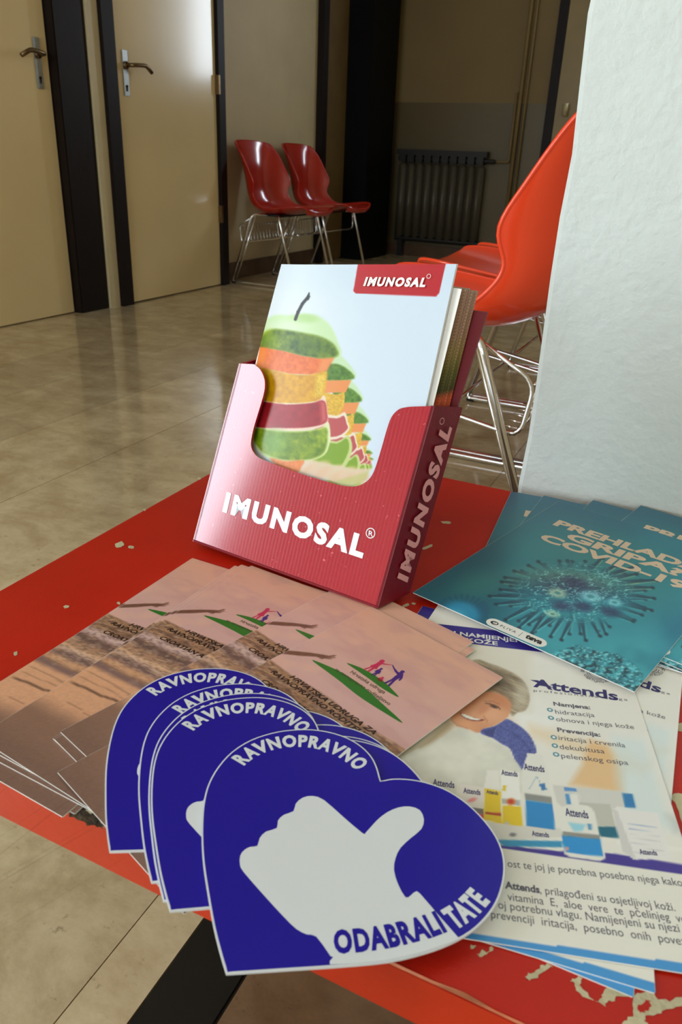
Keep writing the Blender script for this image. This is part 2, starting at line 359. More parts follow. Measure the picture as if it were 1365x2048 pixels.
wallwin('wall_back', (XL-.12, YB-.12, 0), (2.0, YB, 2.7), 0, [(-1.9, 1.0, .7, 2.5)], M_wall)
boxo('wall_side', (2.0, YB-.12, 0), (2.12, .95, 2.7), M_wall, kind='structure')
boxo('ceiling', (XL-.15, YB-.15, 2.7), (2.15, YF+.15, 2.8), M_ceil, kind='structure')
# the white plastered pier on the right: slightly uneven left arris
def pier():
    x0, y0, y1 = -.121, .645, .95; n = 60; vs = []; 
    for i in range(n+1):
        z = 2.7*i/n; w = .0015*math.sin(i*1.7)+.001*math.sin(i*4.1)
        vs += [(x0+.004+w, y0, z), (2.0, y0, z), (2.0, y1, z), (x0+w*.5, y1, z), (x0+w, y0+.004, z)]
    fs = []
    for i in range(n):
        for k in range(5):
            a = i*5+k; b = i*5+(k+1) % 5; fs.append((a, b, b+5, a+5))
    fs += [(4, 3, 2, 1, 0), tuple(n*5+k for k in range(5))]
    return link('wall_pier', mesh('wall_pier', vs, fs), None, M_pier, kind='structure')
pier()
boxo('trim_1', (XL, YF-.006, .0), (-1.30, YF, 1.13), M_dado, kind='structure')     # painted dado of the far wall
boxo('baseboard_far', (XL+.01, YF-.02, 0), (2.0, YF-.007, .09), M_base, kind='structure')
boxo('baseboard_left', (XL, 3.98, 0), (XL+.014, 5.26, .10), M_base, kind='structure')

def window(name, a, b, axis):
    w = empty(name, kind='structure'); mid = [(a[i]+b[i])/2 for i in range(3)]; t = .05
    o = 1-axis if axis < 2 else 0; d = 1-axis
    fr = MB()
    def bar(lo, hi, z0, z1):
        A = [0, 0, z0]; B = [0, 0, z1]; A[axis] = lo; B[axis] = hi; A[d] = mid[d]-.03; B[d] = mid[d]+.03; fr.box(A, B)
    bar(a[axis], a[axis]+t, a[2], b[2]); bar(b[axis]-t, b[axis], a[2], b[2]); bar(a[axis]+t, b[axis]-t, a[2], a[2]+t); bar(a[axis]+t, b[axis]-t, b[2]-t, b[2])
    if b[axis]-a[axis] > 1: bar(mid[axis]-.03, mid[axis]+.03, a[2]+t, b[2]-t)
    link('window_frame', fr.done('window_frame'), w, M_frame)
window('window_1', (XL-.12, -2.28, .2), (XL, -.92, 2.3), 1)
window('added_back_window', (-1.9, YB-.12, .7), (1.0, YB, 2.5), 0)  # unseen window added only to let in the fill light
window('window_2', (-1.14, YF, 1.25), (-.72, YF+.12, 2.25), 0)

# doors of the left wall
def lever(parent, x, y, z, s, mt_plate, mt_lever):
    pl = boxo('handle_plate', (x, y-.019, z-.125), (x+.006, y+.019, z+.06), mt_plate, parent, bev=.002)
    mb = MB(); mb.tube(rnd([(x, y, z), (x+.05, y, z), (x+.055, y+s*.05, z+.004), (x+.055, y+s*.085, z+.006), (x+.05, y+s*.13, z-.018)], .02), .009, 10)
    mb.tube([(x+.004, y, z), (x+.014, y, z)], .016, 12)
    link('door_handle', mb.done('door_handle'), parent, mt_lever, smooth=True)
    k = MB().tube([(x+.005, y, z-.085), (x+.009, y, z-.085)], .006, 10).box((x+.005, y-.003, z-.105), (x+.009, y+.003, z-.085)); link('keyhole', k.done('keyhole'), parent, M_rubber)
d1 = empty('door_1', kind='structure')
boxo('door_leaf', (XL+.002, 1.90, .004), (XL+.03, 2.775, 2.02), M_door, d1, bev=.002)
lever(d1, XL+.03, 2.715, 1.05, -1, M_steel, M_brass)
boxo('door_frame', (XL, 1.82, 0), (XL+.035, 1.895, 2.1), M_wood, d1)
boxo('trim_2', (XL, 2.78, 0), (XL+.075, 2.965, 2.7), M_wood, bev=.004, kind='structure')        # wide dark post between the doors
boxo('trim_3', (XL, 2.967, 0), (XL+.085, 3.035, 2.7), plain('cream_strip', srgb(214, 200, 160), .4, var=.05), kind='structure')
d2 = empty('door_2', kind='structure')
boxo('door_frame', (XL, 3.037, 0), (XL+.105, 3.115, 2.12), M_wood, d2)
boxo('door_frame', (XL, 3.925, 0), (XL+.105, 3.985, 2.12), M_wood, d2)
boxo('door_frame', (XL, 3.115, 2.04), (XL+.105, 3.925, 2.12), M_wood, d2)
boxo('door_leaf', (XL+.04, 3.118, .006), (XL+.085, 3.922, 2.035), M_door, d2, bev=.002)
lever(d2, XL+.085, 3.19, 1.06, 1, M_steel, M_brass)
boxo('door_hinge', (XL+.085, 3.915, 1.0), (XL+.11, 3.93, 1.09), M_brass, d2)
boxo('door_hinge', (XL+.085, 3.915, .35), (XL+.11, 3.93, .44), M_brass, d2)
d3 = empty('door_3', kind='structure')
boxo('door_frame', (XL, 5.26, 0), (XL+.05, 5.33, 2.7), M_wood, d3)
boxo('door_leaf', (XL+.005, 5.335, .01), (XL+.035, 5.66, 2.7), plain('side_leaf_tan', srgb(120, 96, 58), .5, var=.1), d3)
boxo('trim_4', (XL, 5.665, 0), (XL+.22, 6.15, 2.7), plain('black_brown_panel', srgb(7, 6, 7), .6, spec=.15, var=.2), bev=.004, kind='structure')
d5 = empty('door_4', kind='structure')
boxo('door_frame', (-1.385, YF-.04, 0), (-1.32, YF, 2.7), M_wood, d5)
boxo('door_leaf', (-1.318, YF-.03, .01), (-1.16, YF, 2.7), plain('far_leaf_tan', srgb(150, 128, 80), .4, var=.1), d5)
kn = MB().tube([(-1.24, YF-.03, 1.10), (-1.24, YF-.08, 1.10)], .02, 12).tube([(-1.24, YF-.075, 1.13), (-1.24, YF-.075, 1.05)], .018, 10)
link('door_handle', kn.done('door_handle'), d5, plain('pale_knob', srgb(190, 176, 130), .4, var=.03), smooth=True)

# radiator and heating pipe on the far wall
rad = empty('radiator', (-2.13, YF-.07, .1), label='ribbed grey panel radiator under the olive wall at the far end', cat='radiator')
for i in range(10):
    x = -.35+.07*i; mb = MB().box((x+.003, -.045, .05), (x+.067, .02, .60)); me = mb.done('radiator_section')
    bm = bmesh.new(); bm.from_mesh(me); bmesh.ops.bevel(bm, geom=bm.edges[:], offset=.012, segments=3, affect='EDGES'); bm.to_mesh(me); bm.free()
    link('radiator_section', me, rad, M_rad, smooth=True)
    link('grille_opening', MB().box((x+.008, -.048, .61), (x+.062, .015, .66)).done('grille_opening'), rad, M_raddk)
link('radiator_top', MB().box((-.365, -.05, .66), (.365, .025, .70)).done('radiator_top'), rad, M_raddk)
link('header_pipe', MB().tube([(-.36, -.01, .635), (.42, -.01, .635)], .016, 10).done('header_pipe'), rad, M_raddk); link('header_pipe', MB().tube([(-.35, -.01, .04), (.37, -.01, .04)], .02, 10).done('header_pipe'), rad, M_raddk)
for sx in (-.3, .3): link('bracket', MB().box((sx-.015, .0, .0), (sx+.015, .068, .55)).done('bracket'), rad, M_raddk)
for sx in (-.3, .3): link('foot', MB().box((sx-.02, -.03, -.1), (sx+.02, .02, .03)).done('foot'), rad, M_raddk)
pipe = empty('heating_pipe', (-1.58, YF-.05, 0), label='vertical heating pipe painted like the far wall, right of the radiator', cat='pipe')
link('riser', MB().tube([(0, 0, 0), (0, 0, 2.68)], .014, 10).tube([(.04, .01, 0), (.04, .01, 2.68)], .009, 8).done('riser'), pipe, M_far, smooth=True)
link('branch', MB().tube(rnd([(-.12, -.02, .735), (-.08, 0, .735), (-.03, 0, .735), (-.03, 0, 1.2)], .03), .009, 8).done('branch'), pipe, M_far, smooth=True)

# ---------------------------------------------------------------- shell chairs
def make_chair(mshell):
    root = empty('shell_chair')
    cen = smooth_open([(.262, .430), (.275, .445), (.262, .456), (.20, .450), (.09, .430), (-.02, .420), (-.11, .424), (-.187, .466), (-.222, .54), (-.238, .62), (-.252, .71), (-.272, .79), (-.283, .832), (-.285, .842)], 5)
    rim = smooth_open([(.235, .445), (.245, .470), (.235, .482), (.18, .482), (.08, .470), (.0, .462), (-.06, .475), (-.100, .510), (-.117, .55), (-.105, .612), (-.145, .69), (-.195, .77), (-.235, .815), (-.25, .828)], 5)
    hw = smooth_open([(0, .165), (0, .185), (0, .20), (0, .222), (0, .232), (0, .232), (0, .226), (0, .22), (0, .216), (0, .230), (0, .230), (0, .226), (0, .216), (0, .205)], 5)
    n = len(cen); m = 25; V = []
    for i in range(n):
        for j in range(m):
            t = -1+2*j/(m-1); a = abs(t)**2.6; c, r = cen[i], rim[i]; y = hw[i][1]*math.copysign(1-(1-abs(t))**1.25, t)
            V.append((c[0]*(1-a)+r[0]*a, y, c[1]*(1-a)+r[1]*a))
    fs = [(i*m+j, (i+1)*m+j, (i+1)*m+j+1, i*m+j+1) for i in range(n-1) for j in range(m-1)]
    me = mesh('shell', V, fs); o = link('shell', me, root, mshell, smooth=True)
    so = o.modifiers.new('s', 'SOLIDIFY'); so.thickness = .007; so.offset = 0
    bm_ = o.modifiers.new('b', 'BEVEL'); bm_.width = .0025; bm_.segments = 3; bm_.limit_method = 'ANGLE'
    # rolled rim
    edge = [V[i*m] for i in range(n)]+[V[(n-1)*m+j] for j in range(1, m)]+[V[i*m+m-1] for i in range(n-2, -1, -1)]+[V[j] for j in range(m-2, 0, -1)]
    link('rolled_rim', MB().tube(edge, .0046, 8, closed=True).done('rolled_rim'), root, mshell, smooth=True)
    for s in (-1, 1):
        y = s*.255; r = .0085
        link('leg', MB().tube(rnd([(-.03, s*.17, .425), (-.10, y, .425), (-.255, y, .012)], .03), r, 10).done('leg'), root, M_chrome, smooth=True)
        link('leg', MB().tube(rnd([(.05, s*.17, .420), (.09, y, .420), (.205, y, .012)], .03), r, 10).done('leg'), root, M_chrome, smooth=True)
        link('runner', MB().tube([(.205, y, .012), (.19, y, .0085), (-.24, y, .0085), (-.255, y, .012)], r, 10).done('runner'), root, M_chrome, smooth=True)
        link('stay', MB().tube([(-.085, y-s*.022, .42), (-.235, y-s*.022, .03)], .006, 8).done('stay'), root, M_chrome, smooth=True)
    mb = MB()
    for s in (-1, 1):
        mb.tube(rnd([(-.09, s*.235, .42), (-.205, s*.235, .355), (-.19, s*.235, .25), (.10, s*.235, .30), (.09, s*.235, .40)], .03), .0045, 7)
    for k in range(11):
        y = -.2+.04*k; mb.tube(rnd([(-.205, y, .352), (-.188, y, .252), (-.15, y, .258)], .02, 3), .0022, 5)
    for p in ((-.205, .352), (-.18, .254), (-.04, .277), (.1, .302)): mb.tube([(p[0], -.235, p[1]), (p[0], .235, p[1])], .0035, 6)
    link('book_rack', mb.done('book_rack'), root, M_chrome, smooth=True)
    link('seat_mount', MB().box((-.05, -.17, .414), (.07, .17, .426)).done('seat_mount'), root, M_rubber)
    for s in (-1, 1):
        for x in (.19, -.24): link('glide', MB().tube([(x-.012, s*.255, .006), (x+.012, s*.255, .006)], .0085, 8).done('glide'), root, M_rubber)
    return root
ch = make_chair(M_orange)
ch.location = (-.46, 1.60, .003); ch.rotation_euler.z = math.pi
props(ch, 'orange plastic shell chair with chrome sled legs, nearest the white pier behind the table', 'chair', 'orange chairs in the right row')
for y, lab in ((2.14, 'middle orange shell chair of the right row, mostly hidden behind the nearest chair'), (2.68, 'farthest orange shell chair of the right row, only its seat edge showing')):
    c = copy_tree(ch); c.location = (-.46, y, .003); c['label'] = lab
cr = make_chair(M_red)
cr.location = (-2.41, 4.27, .003); cr.scale = (.93, .93, .93)
props(cr, 'red shell chair against the left wall, next to the cream door', 'chair', 'red chairs along the left wall')
c = copy_tree(cr); c.location = (-2.41, 4.81, .003); c['label'] = 'red shell chair against the left wall, farther one of the pair beside the dark panel'

# ---------------------------------------------------------------- red table
TX0, TX1, TY0, TY1, TH = -.373, .75, .174, .627, .026
tb = empty('low_table', ((TX0+TX1)/2, (TY0+TY1)/2, 0), label='low red painted table with chipped edges holding the leaflets', cat='table')
O0 = np.array(tb.location)
def rel(a): return tuple(np.array(a)-O0)
me = MB().box(rel((TX0, TY0, TZ-TH)), rel((TX1, TY1, TZ))).done('tabletop')
me.materials.append(M_table); me.materials.append(M_edge)
bm = bmesh.new(); bm.from_mesh(me); bm.faces.ensure_lookup_table()
for f in bm.faces:
    if abs(f.normal.z) < .5: f.material_index = 1
# worn cut-off at the left front corner, then a small bevel
bmesh.ops.bevel(bm, geom=[e for e in bm.edges if all(v.co.z > (TZ-.001) for v in e.verts)], offset=.0012, segments=2, affect='EDGES'); bm.to_mesh(me); bm.free()
link('tabletop', me, tb)
for sx in (TX0+.10, TX1-.10):
    for sy in (TY0+.30, TY1-.05):
        link('leg', MB().box(rel((sx-.018, sy-.018, 0)), rel((sx+.018, sy+.018, TZ-TH))).done('leg'), tb, M_black)
link('apron', MB().box(rel((TX0+.10, TY0+.29, TZ-TH-.06)), rel((TX1-.10, TY0+.31, TZ-TH))).box(rel((TX0+.10, TY1-.06, TZ-TH-.06)), rel((TX1-.10, TY1-.04, TZ-TH))).done('apron'), tb, M_edge)
def blob(pts, dz=.0003, n=3, jit=.0006):
    q = [tab(*p)[:2]-O0[:2] for p in pts]; q = smooth_closed(q, n); R = random.Random(int(pts[0][0]*7+pts[0][1]))
    return [(a+R.uniform(-jit, jit), b+R.uniform(-jit, jit)) for a, b in q]
kz = lambda x, y: (880+x*.3553, 1660+y*.3553)
chips = [[(231, 1088), (243, 1083), (247, 1091), (238, 1096), (231, 1093)], [(259, 1092), (268, 1093), (266, 1098), (258, 1096)], [(28, 1306), (33, 1303), (36, 1308), (32, 1312), (28, 1310)],
         [(129, 1212), (139, 1211), (138, 1216), (130, 1217)], [(234, 1206), (240, 1205), (240, 1210)], [(285, 1019), (291, 1018), (291, 1023)], [(394, 956), (402, 955), (400, 960)],
         [(884, 1043), (902, 1044), (900, 1048), (887, 1047)], [(846, 1096), (862, 1089), (864, 1093), (850, 1100)], [(805, 1212), (818, 1207), (817, 1213), (808, 1215)], [(824, 1206), (832, 1206), (830, 1211)],
         [kz(170, 655), kz(205, 650), kz(200, 668), kz(178, 668)], [kz(215, 700), kz(240, 680), kz(262, 684), kz(295, 660), kz(298, 675), kz(262, 700), kz(225, 713)],
         [kz(483, 830), kz(500, 808), kz(540, 800), kz(575, 765), kz(600, 758), kz(635, 765), kz(600, 785), kz(560, 812), kz(520, 845), kz(492, 845)],
         [kz(735, 855), kz(760, 835), kz(790, 825), kz(800, 850), kz(795, 885), kz(820, 910), kz(850, 945), kz(885, 970), kz(900, 960), kz(915, 930), kz(930, 900), kz(960, 880), kz(1010, 890), kz(1090, 915), kz(1090, 935), kz(1010, 935), kz(990, 955), kz(960, 960), kz(935, 975), kz(920, 1010), kz(895, 1012), kz(840, 985), kz(800, 940), kz(770, 905), kz(765, 865)],
         [kz(1110, 925), kz(1200, 920), kz(1230, 950), kz(1290, 960), kz(1340, 940), kz(1400, 945), kz(1420, 960), kz(1420, 985), kz(1330, 1000), kz(1260, 1030), kz(1200, 1035), kz(1150, 1070), kz(1160, 1100), kz(1040, 1100), kz(1045, 1070), kz(1085, 1040), kz(1095, 990)],
         [(1352, 1450), (1372, 1448), (1372, 1462), (1350, 1461)], [(1344, 1590), (1365, 1588), (1400, 1600), (1400, 1660), (1372, 1655), (1358, 1625), (1346, 1600)]]
holes = [[kz(1130, 985), kz(1160, 955), kz(1185, 965), kz(1180, 1005), kz(1150, 1035), kz(1120, 1020)]]
for c in chips: flat('bared_primer_patch', [blob(c)], TZ+.0002, M_chip, tb)
flat('red_paint_island', [blob(c) for c in holes], TZ+.0003, M_table, tb)
kw = lambda x, y: (x*.3663, 1500+y*.3663)
flat('worn_wood_patch', [blob([kw(330, 320), kw(380, 315), kw(440, 300), kw(500, 330), kw(550, 350), kw(572, 390), kw(560, 425), kw(500, 415), kw(440, 390), kw(390, 365), kw(345, 335)], jit=.001)], TZ+.0003, M_wear, tb, label='worn brown hole in the red edge')
flat('bared_primer_patch', [blob([kw(470, 330), kw(540, 340), kw(565, 375), kw(590, 400), kw(600, 420), kw(560, 400), kw(530, 360), kw(480, 345)], jit=.0006), blob([kw(0, 140), kw(60, 170), kw(110, 195), kw(150, 215), kw(100, 200), kw(50, 180), kw(0, 155)], jit=.0003)], TZ+.0004, M_chip, tb)
def ridge():                        # chipped light line along the front arris
    mb = MB(); R = random.Random(4); n = 90; vs = []
    for i in range(n+1):
        x = TX0+.04+(TX1-.1-TX0)*i/n; w = .0004+.0012*R.random()**3; vs += [(x-O0[0], TY0-O0[1]-.0002, TZ+.0003-.0016*R.random()), (x-O0[0], TY0-O0[1]+w, TZ+.0003)]
    mb.add(vs, [(2*i, 2*i+2, 2*i+3, 2*i+1) for i in range(n)]); link('chipped_edge', mb.done('chipped_edge'), tb, plain('worn_arris', srgb(190, 110, 70), .6, var=.4, vscale=60))
ridge()

# ---------------------------------------------------------------- paper goods on the table
ST = .0004                          # thickness of a card sheet
class Frame:                        # a rectangular sheet lying on the table; local x right, y down-negative, origin top left
    def __init__(s, px, ang, w, l, dz, corner='TL'):
        s.ang = math.radians(ang); u = np.array([math.cos(s.ang), math.sin(s.ang)]); v = np.array([-u[1], u[0]])
        o = tab(*px, dz)[:2]
        if 'B' in corner: o = o+v*l
        if 'R' in corner: o = o-u*w
        s.o, s.u, s.v, s.dz, s.w, s.l = o, u, v, dz, w, l
    def loc(s, px): d = tab(*px, s.dz)[:2]-s.o; return (float(d@s.u), float(d@s.v))
    def place(s, ob): ob.location = (s.o[0], s.o[1], TZ+s.dz-ST); ob.rotation_euler = (0, 0, s.ang)
def sheet(name, F, mat=None, ears=0):
    r = .0005; P = [(r, 0), (F.w-r, 0), (F.w, -r), (F.w, -F.l+r), (F.w-r, -F.l), (r, -F.l), (0, -F.l+r), (0, -r)]
    o = slab(name, P, 0, ST, mat or M_paper); F.place(o); return o
def grid(F, step, z, inset=.00012):
    n = int(F.w/step)+1; m = int(F.l/step)+1; xs = np.linspace(inset, F.w-inset, n); ys = np.linspace(-inset, -F.l+inset, m)
    X, Y = np.meshgrid(xs, ys, indexing='ij'); V = np.stack([X, Y, np.full_like(X, z)], -1)
    W = np.concatenate([F.o[None, None]+X[..., None]*F.u+Y[..., None]*F.v, np.full(X.shape+(1,), TZ+F.dz)], -1)
    px, py = topx(W); return X, Y, V[:, ::-1].reshape(-1, 3), n, m, px, py
def fl(C): return C[:, ::-1]
PZ, IZ = ST+.00004, ST+.00010        # print and lettering heights over the sheet's underside

# ---- peach association leaflets (DL, 99 x 210 mm); art in millimetres from the top left
def leaflet_art(X, Y):
    u, v = X*1000, -Y*1000
    P = Paint(u, v, (205, 150, 128))
    sky = sst(0, 75, v); P.mix(np.ones_like(u), np.array((204, 154, 132))*(1-sky)[..., None]+np.array((194, 152, 146))*sky[..., None])
    P.mix(sst(.45, .75, fbm(u/28+3, v/9, 4))*.45, (178, 132, 130)); P.mix(sst(.5, .8, fbm(u/20+9, v/12+4, 4, 2))*.35, (214, 166, 140))
    top = 84+.8*np.sin(u/9); sand = sst(top-1, top+1, v)
    P.mix(sand, (152, 112, 84)); P.mix(sand*sst(.35, .7, fbm(u/7, v/2.2, 4, 1)), (120, 86, 70)); P.mix(sand*sst(.55, .8, fbm(u/12, v/1.6, 4, 3))*.6, (196, 152, 112))
    def band(v0, v1, amp, col, k, a=.9, soft=2.0, per=22):
        w = amp*(fbm(u/per+k, v*0+k, 3, k)-.5)*2; P.mix(sst(v0-soft, v0+soft, v+w)*(1-sst(v1-soft, v1+soft, v+w))*a, col)
    band(99, 106, 2.5, (172, 140, 140), 1); band(101, 104, 2.0, (202, 170, 160), 5, .6, 1)
    band(107, 114, 2.5, (100, 74, 70), 2); band(112, 119, 2, (160, 120, 96), 3); band(118, 122, 2.5, (206, 162, 128), 4); band(122, 125, 1.5, (188, 156, 146), 6, .7)
    band(125, 129.5, 2.5, (112, 84, 82), 0); band(129, 134, 2, (196, 146, 112), 1); band(135, 139.5, 2.5, (116, 88, 88), 3); band(140, 200, 1, (206, 152, 118), 5, .9)
    P.mix(sst(138, 142, v)*sst(.5, .75, fbm(u/14, v/9, 4, 2))*.3, (190, 136, 106))
    for v0, am, w, sl in ((145, 3, .35, .03), (156.5, 3.5, .55, -.09), (150, 2, .25, 0), (168, 3, .2, .05)):
        d = np.abs(v-(v0+sl*u+am*(fbm(u/20+v0, u*0, 3)-.5))); P.mix((1-sst(w, w*2.2, d))*(.8 if w > .5 else .35)*sst(0, 6, u), (96, 68, 54))
    gr = sst(168, 184, v+3*(fbm(u/15, v/30, 3)-.5)); P.mix(gr*.92, (122, 90, 76)); P.mix(sst(186, 210, v)*.5, (108, 82, 72))
    P.C *= (1+(rng.rand(*u.shape)-.5)*.07*sst(95, 180, v)+.0)[..., None]
    P.mix(sand*(1-sst(120, 145, v))*sst(.5, .62, fbm(u/2.2, v/.9, 4, 6))*.35, (70, 52, 46)); P.mix(sand*(1-sst(125, 150, v))*sst(.55, .66, fbm(u/3, v/1.0, 4, 7))*.3, (214, 186, 160))
    # reaching arm
    arm = [(0, 71), (0, 75.5), (8, 69.6), (12, 66), (15.5, 62.8), (17.6, 62.4), (19.6, 62.2), (19.3, 60.9), (21, 59.9), (22.8, 58.3), (22.4, 57.7), (20.8, 58.8), (22.5, 57), (23.4, 55.9), (22.9, 55.5), (20.6, 57.6), (22.2, 54.9), (21.7, 53.6), (21, 54.3), (19.4, 57.2), (17.6, 58.0), (15, 59.6), (10, 63), (5, 66.8)]
    P.poly(arm, lambda a, b: np.stack([96+20*fbm(a, b/2), 62+12*fbm(a, b/2), 50+8*fbm(a, b/2)], -1), .35)
    return P.C
def leaflet(F, first=None):
    if first is not None:
        o = copy_tree(first); F.place(o); return o
    o = sheet('association_leaflet', F); X, Y, V, n, m, px, py = grid(F, .0009, PZ)
    picture('beach_picture', V, n, m, fl(leaflet_art(X, Y)), M_print, o, k=1.25)
    mm = lambda L: [(a/1000, -b/1000) for a, b in L]
    g1 = smooth_closed([(16, 67), (26, 64.2), (37.5, 62.6), (52, 63.2), (68, 66), (85.2, 69.6), (70, 70.6), (55, 70.6), (42, 69.2), (30, 68.2)], 4)
    g2 = smooth_closed([(31.1, 54.6), (38, 52.2), (46, 51.3), (56, 51.6), (64, 53.4), (70.5, 55.8), (60, 56.6), (50, 55.8), (40, 55.2)], 4)
    flat('green_hill_mark', [mm(g1), mm(g2)], IZ, M_green, o)
    woman = [(41.2, 51.6), (42.4, 47), (41.5, 46.5), (42.5, 43), (42.4, 40), (41.9, 38.3), (42.6, 37.0), (43.9, 36.9), (44.8, 38), (44.7, 39.4), (46.5, 38.7), (49.3, 36.9), (49.5, 37.4), (46.8, 39.6), (45.2, 40.7), (45.3, 43.5), (46.3, 46.4), (45.2, 46.8), (45.1, 51.6), (43.9, 51.7), (43.7, 47.2), (43.3, 47.2), (42.3, 51.7)]
    kid2 = [(52, 53.2), (52.4, 51.6), (51.8, 51.8), (52.5, 50.4), (53, 50.2), (52.9, 49.2), (53.6, 48.7), (54.4, 49.2), (54.3, 50.2), (55.4, 51), (55.9, 53), (55.2, 53.2)]
    flat('family_figure', [mm(woman), mm(kid2)], IZ, M_pink, o, label='crimson woman and small child figures')
    man = [(57, 52.6), (57.7, 47), (57.2, 43), (57.2, 41.5), (54.5, 40.5), (50.6, 37.9), (49.4, 36.8), (49.9, 36.6), (52.5, 38.1), (56, 39.4), (56.9, 39), (56.3, 37.6), (56.6, 36.4), (57.8, 36), (58.7, 36.7), (58.6, 38.2), (59.6, 39.2), (61.4, 42), (61.9, 44.8), (61, 45), (60.2, 42.7), (60, 46), (61.3, 52.6), (59.8, 52.6), (58.9, 47.6), (58.3, 52.6)]
    kid1 = [(47.4, 52.4), (47.7, 48.6), (46.7, 48.8), (46.8, 46), (47.3, 45.1), (46.9, 44), (47.5, 43.2), (48.4, 43.4), (48.7, 44.4), (48.3, 45.2), (49.5, 46.2), (50.2, 48.6), (49.4, 48.9), (49.9, 52.4), (49, 52.5), (48.6, 49.6), (48.3, 52.5)]
    flat('family_figure', [mm(man), mm(kid1)], IZ, M_purple, o, label='purple man and child figures')
    Lg = Letters(); q = lambda a, b: (a/1000, -b/1000)
    Lg.line('Hrvatska udruga', q(38.3, 59.6), q(63.3, 59.6), .0028, IZ+.00003, bold=.006); Lg.line('za ravnopravno roditeljstvo', q(30.7, 64.2), q(71.3, 64.6), .0026, IZ+.00003, bold=.006)
    Lg.obj('logo_lettering', plain('olive_ink', srgb(58, 60, 20), .5, var=.03), o)
    Lk = Letters()
    for t, a, b, v in (('HRVATSKA UDRUGA ZA', 18.9, 81, 87.0), ('RAVNOPRAVNO RODITELJSTVO', 8.6, 91, 91.6), ('CROATIAN ASSOCIATION FOR', 11.5, 88, 100.6), ('EQUAL PARENTING', 24.5, 75, 105.4)):
        Lk.line(t, q(a, v), q(b, v), .0034, IZ, bold=.032, shear=.25)
    Lk.obj('title_lettering', M_ink, o); return o
GL = 'peach beach leaflets fanned on the table'
specs = [('a', (385, 1116), -1.7, 'TL', .0008), ('a2', (393, 1119), -3.6, 'TL', .0012), ('b', (470, 1131), -2.6, 'TL', .0016), ('b2', (483, 1129), -3.2, 'TL', .0020), ('c', (503, 1131), -6.6, 'TL', .0024),
         ('d0', (105, 1476), -16.2, 'BL', .0029), ('d1', (108, 1478), -17.6, 'BL', .0033), ('d', (120, 1463), -16.9, 'BL', .0037), ('e', (1007, 1355), -18.9, 'TR', .0044)]
labs = {'a': 'leftmost peach leaflet, bottom of the fan, its long edge lying on bare red paint', 'a2': 'peach leaflet second from the bottom of the left fan, hardly showing',
        'b': 'peach leaflet third from the left of the fan, a thin strip showing', 'b2': 'peach leaflet just left of the wide open one, only a strip showing',
        'c': 'peach leaflet with the widest sea and sand picture uncovered', 'd0': 'peach leaflet with a lower left corner sticking out below the fan, lowest of three',
        'd1': 'peach leaflet edge between two others above the lower left corner', 'd': 'peach leaflet lying directly left of and under the topmost one',
        'e': 'topmost peach leaflet, fully showing the green family logo'}
Fe = Frame(specs[-1][1], specs[-1][2], .0985, .21, specs[-1][4], 'TR'); L0 = leaflet(Fe)
props(L0, labs['e'], 'leaflet', GL)
for nm, px, an, co, dz in specs[:-1]:
    o = leaflet(Frame(px, an, .0985, .21, dz, co), L0); o['label'] = labs[nm]

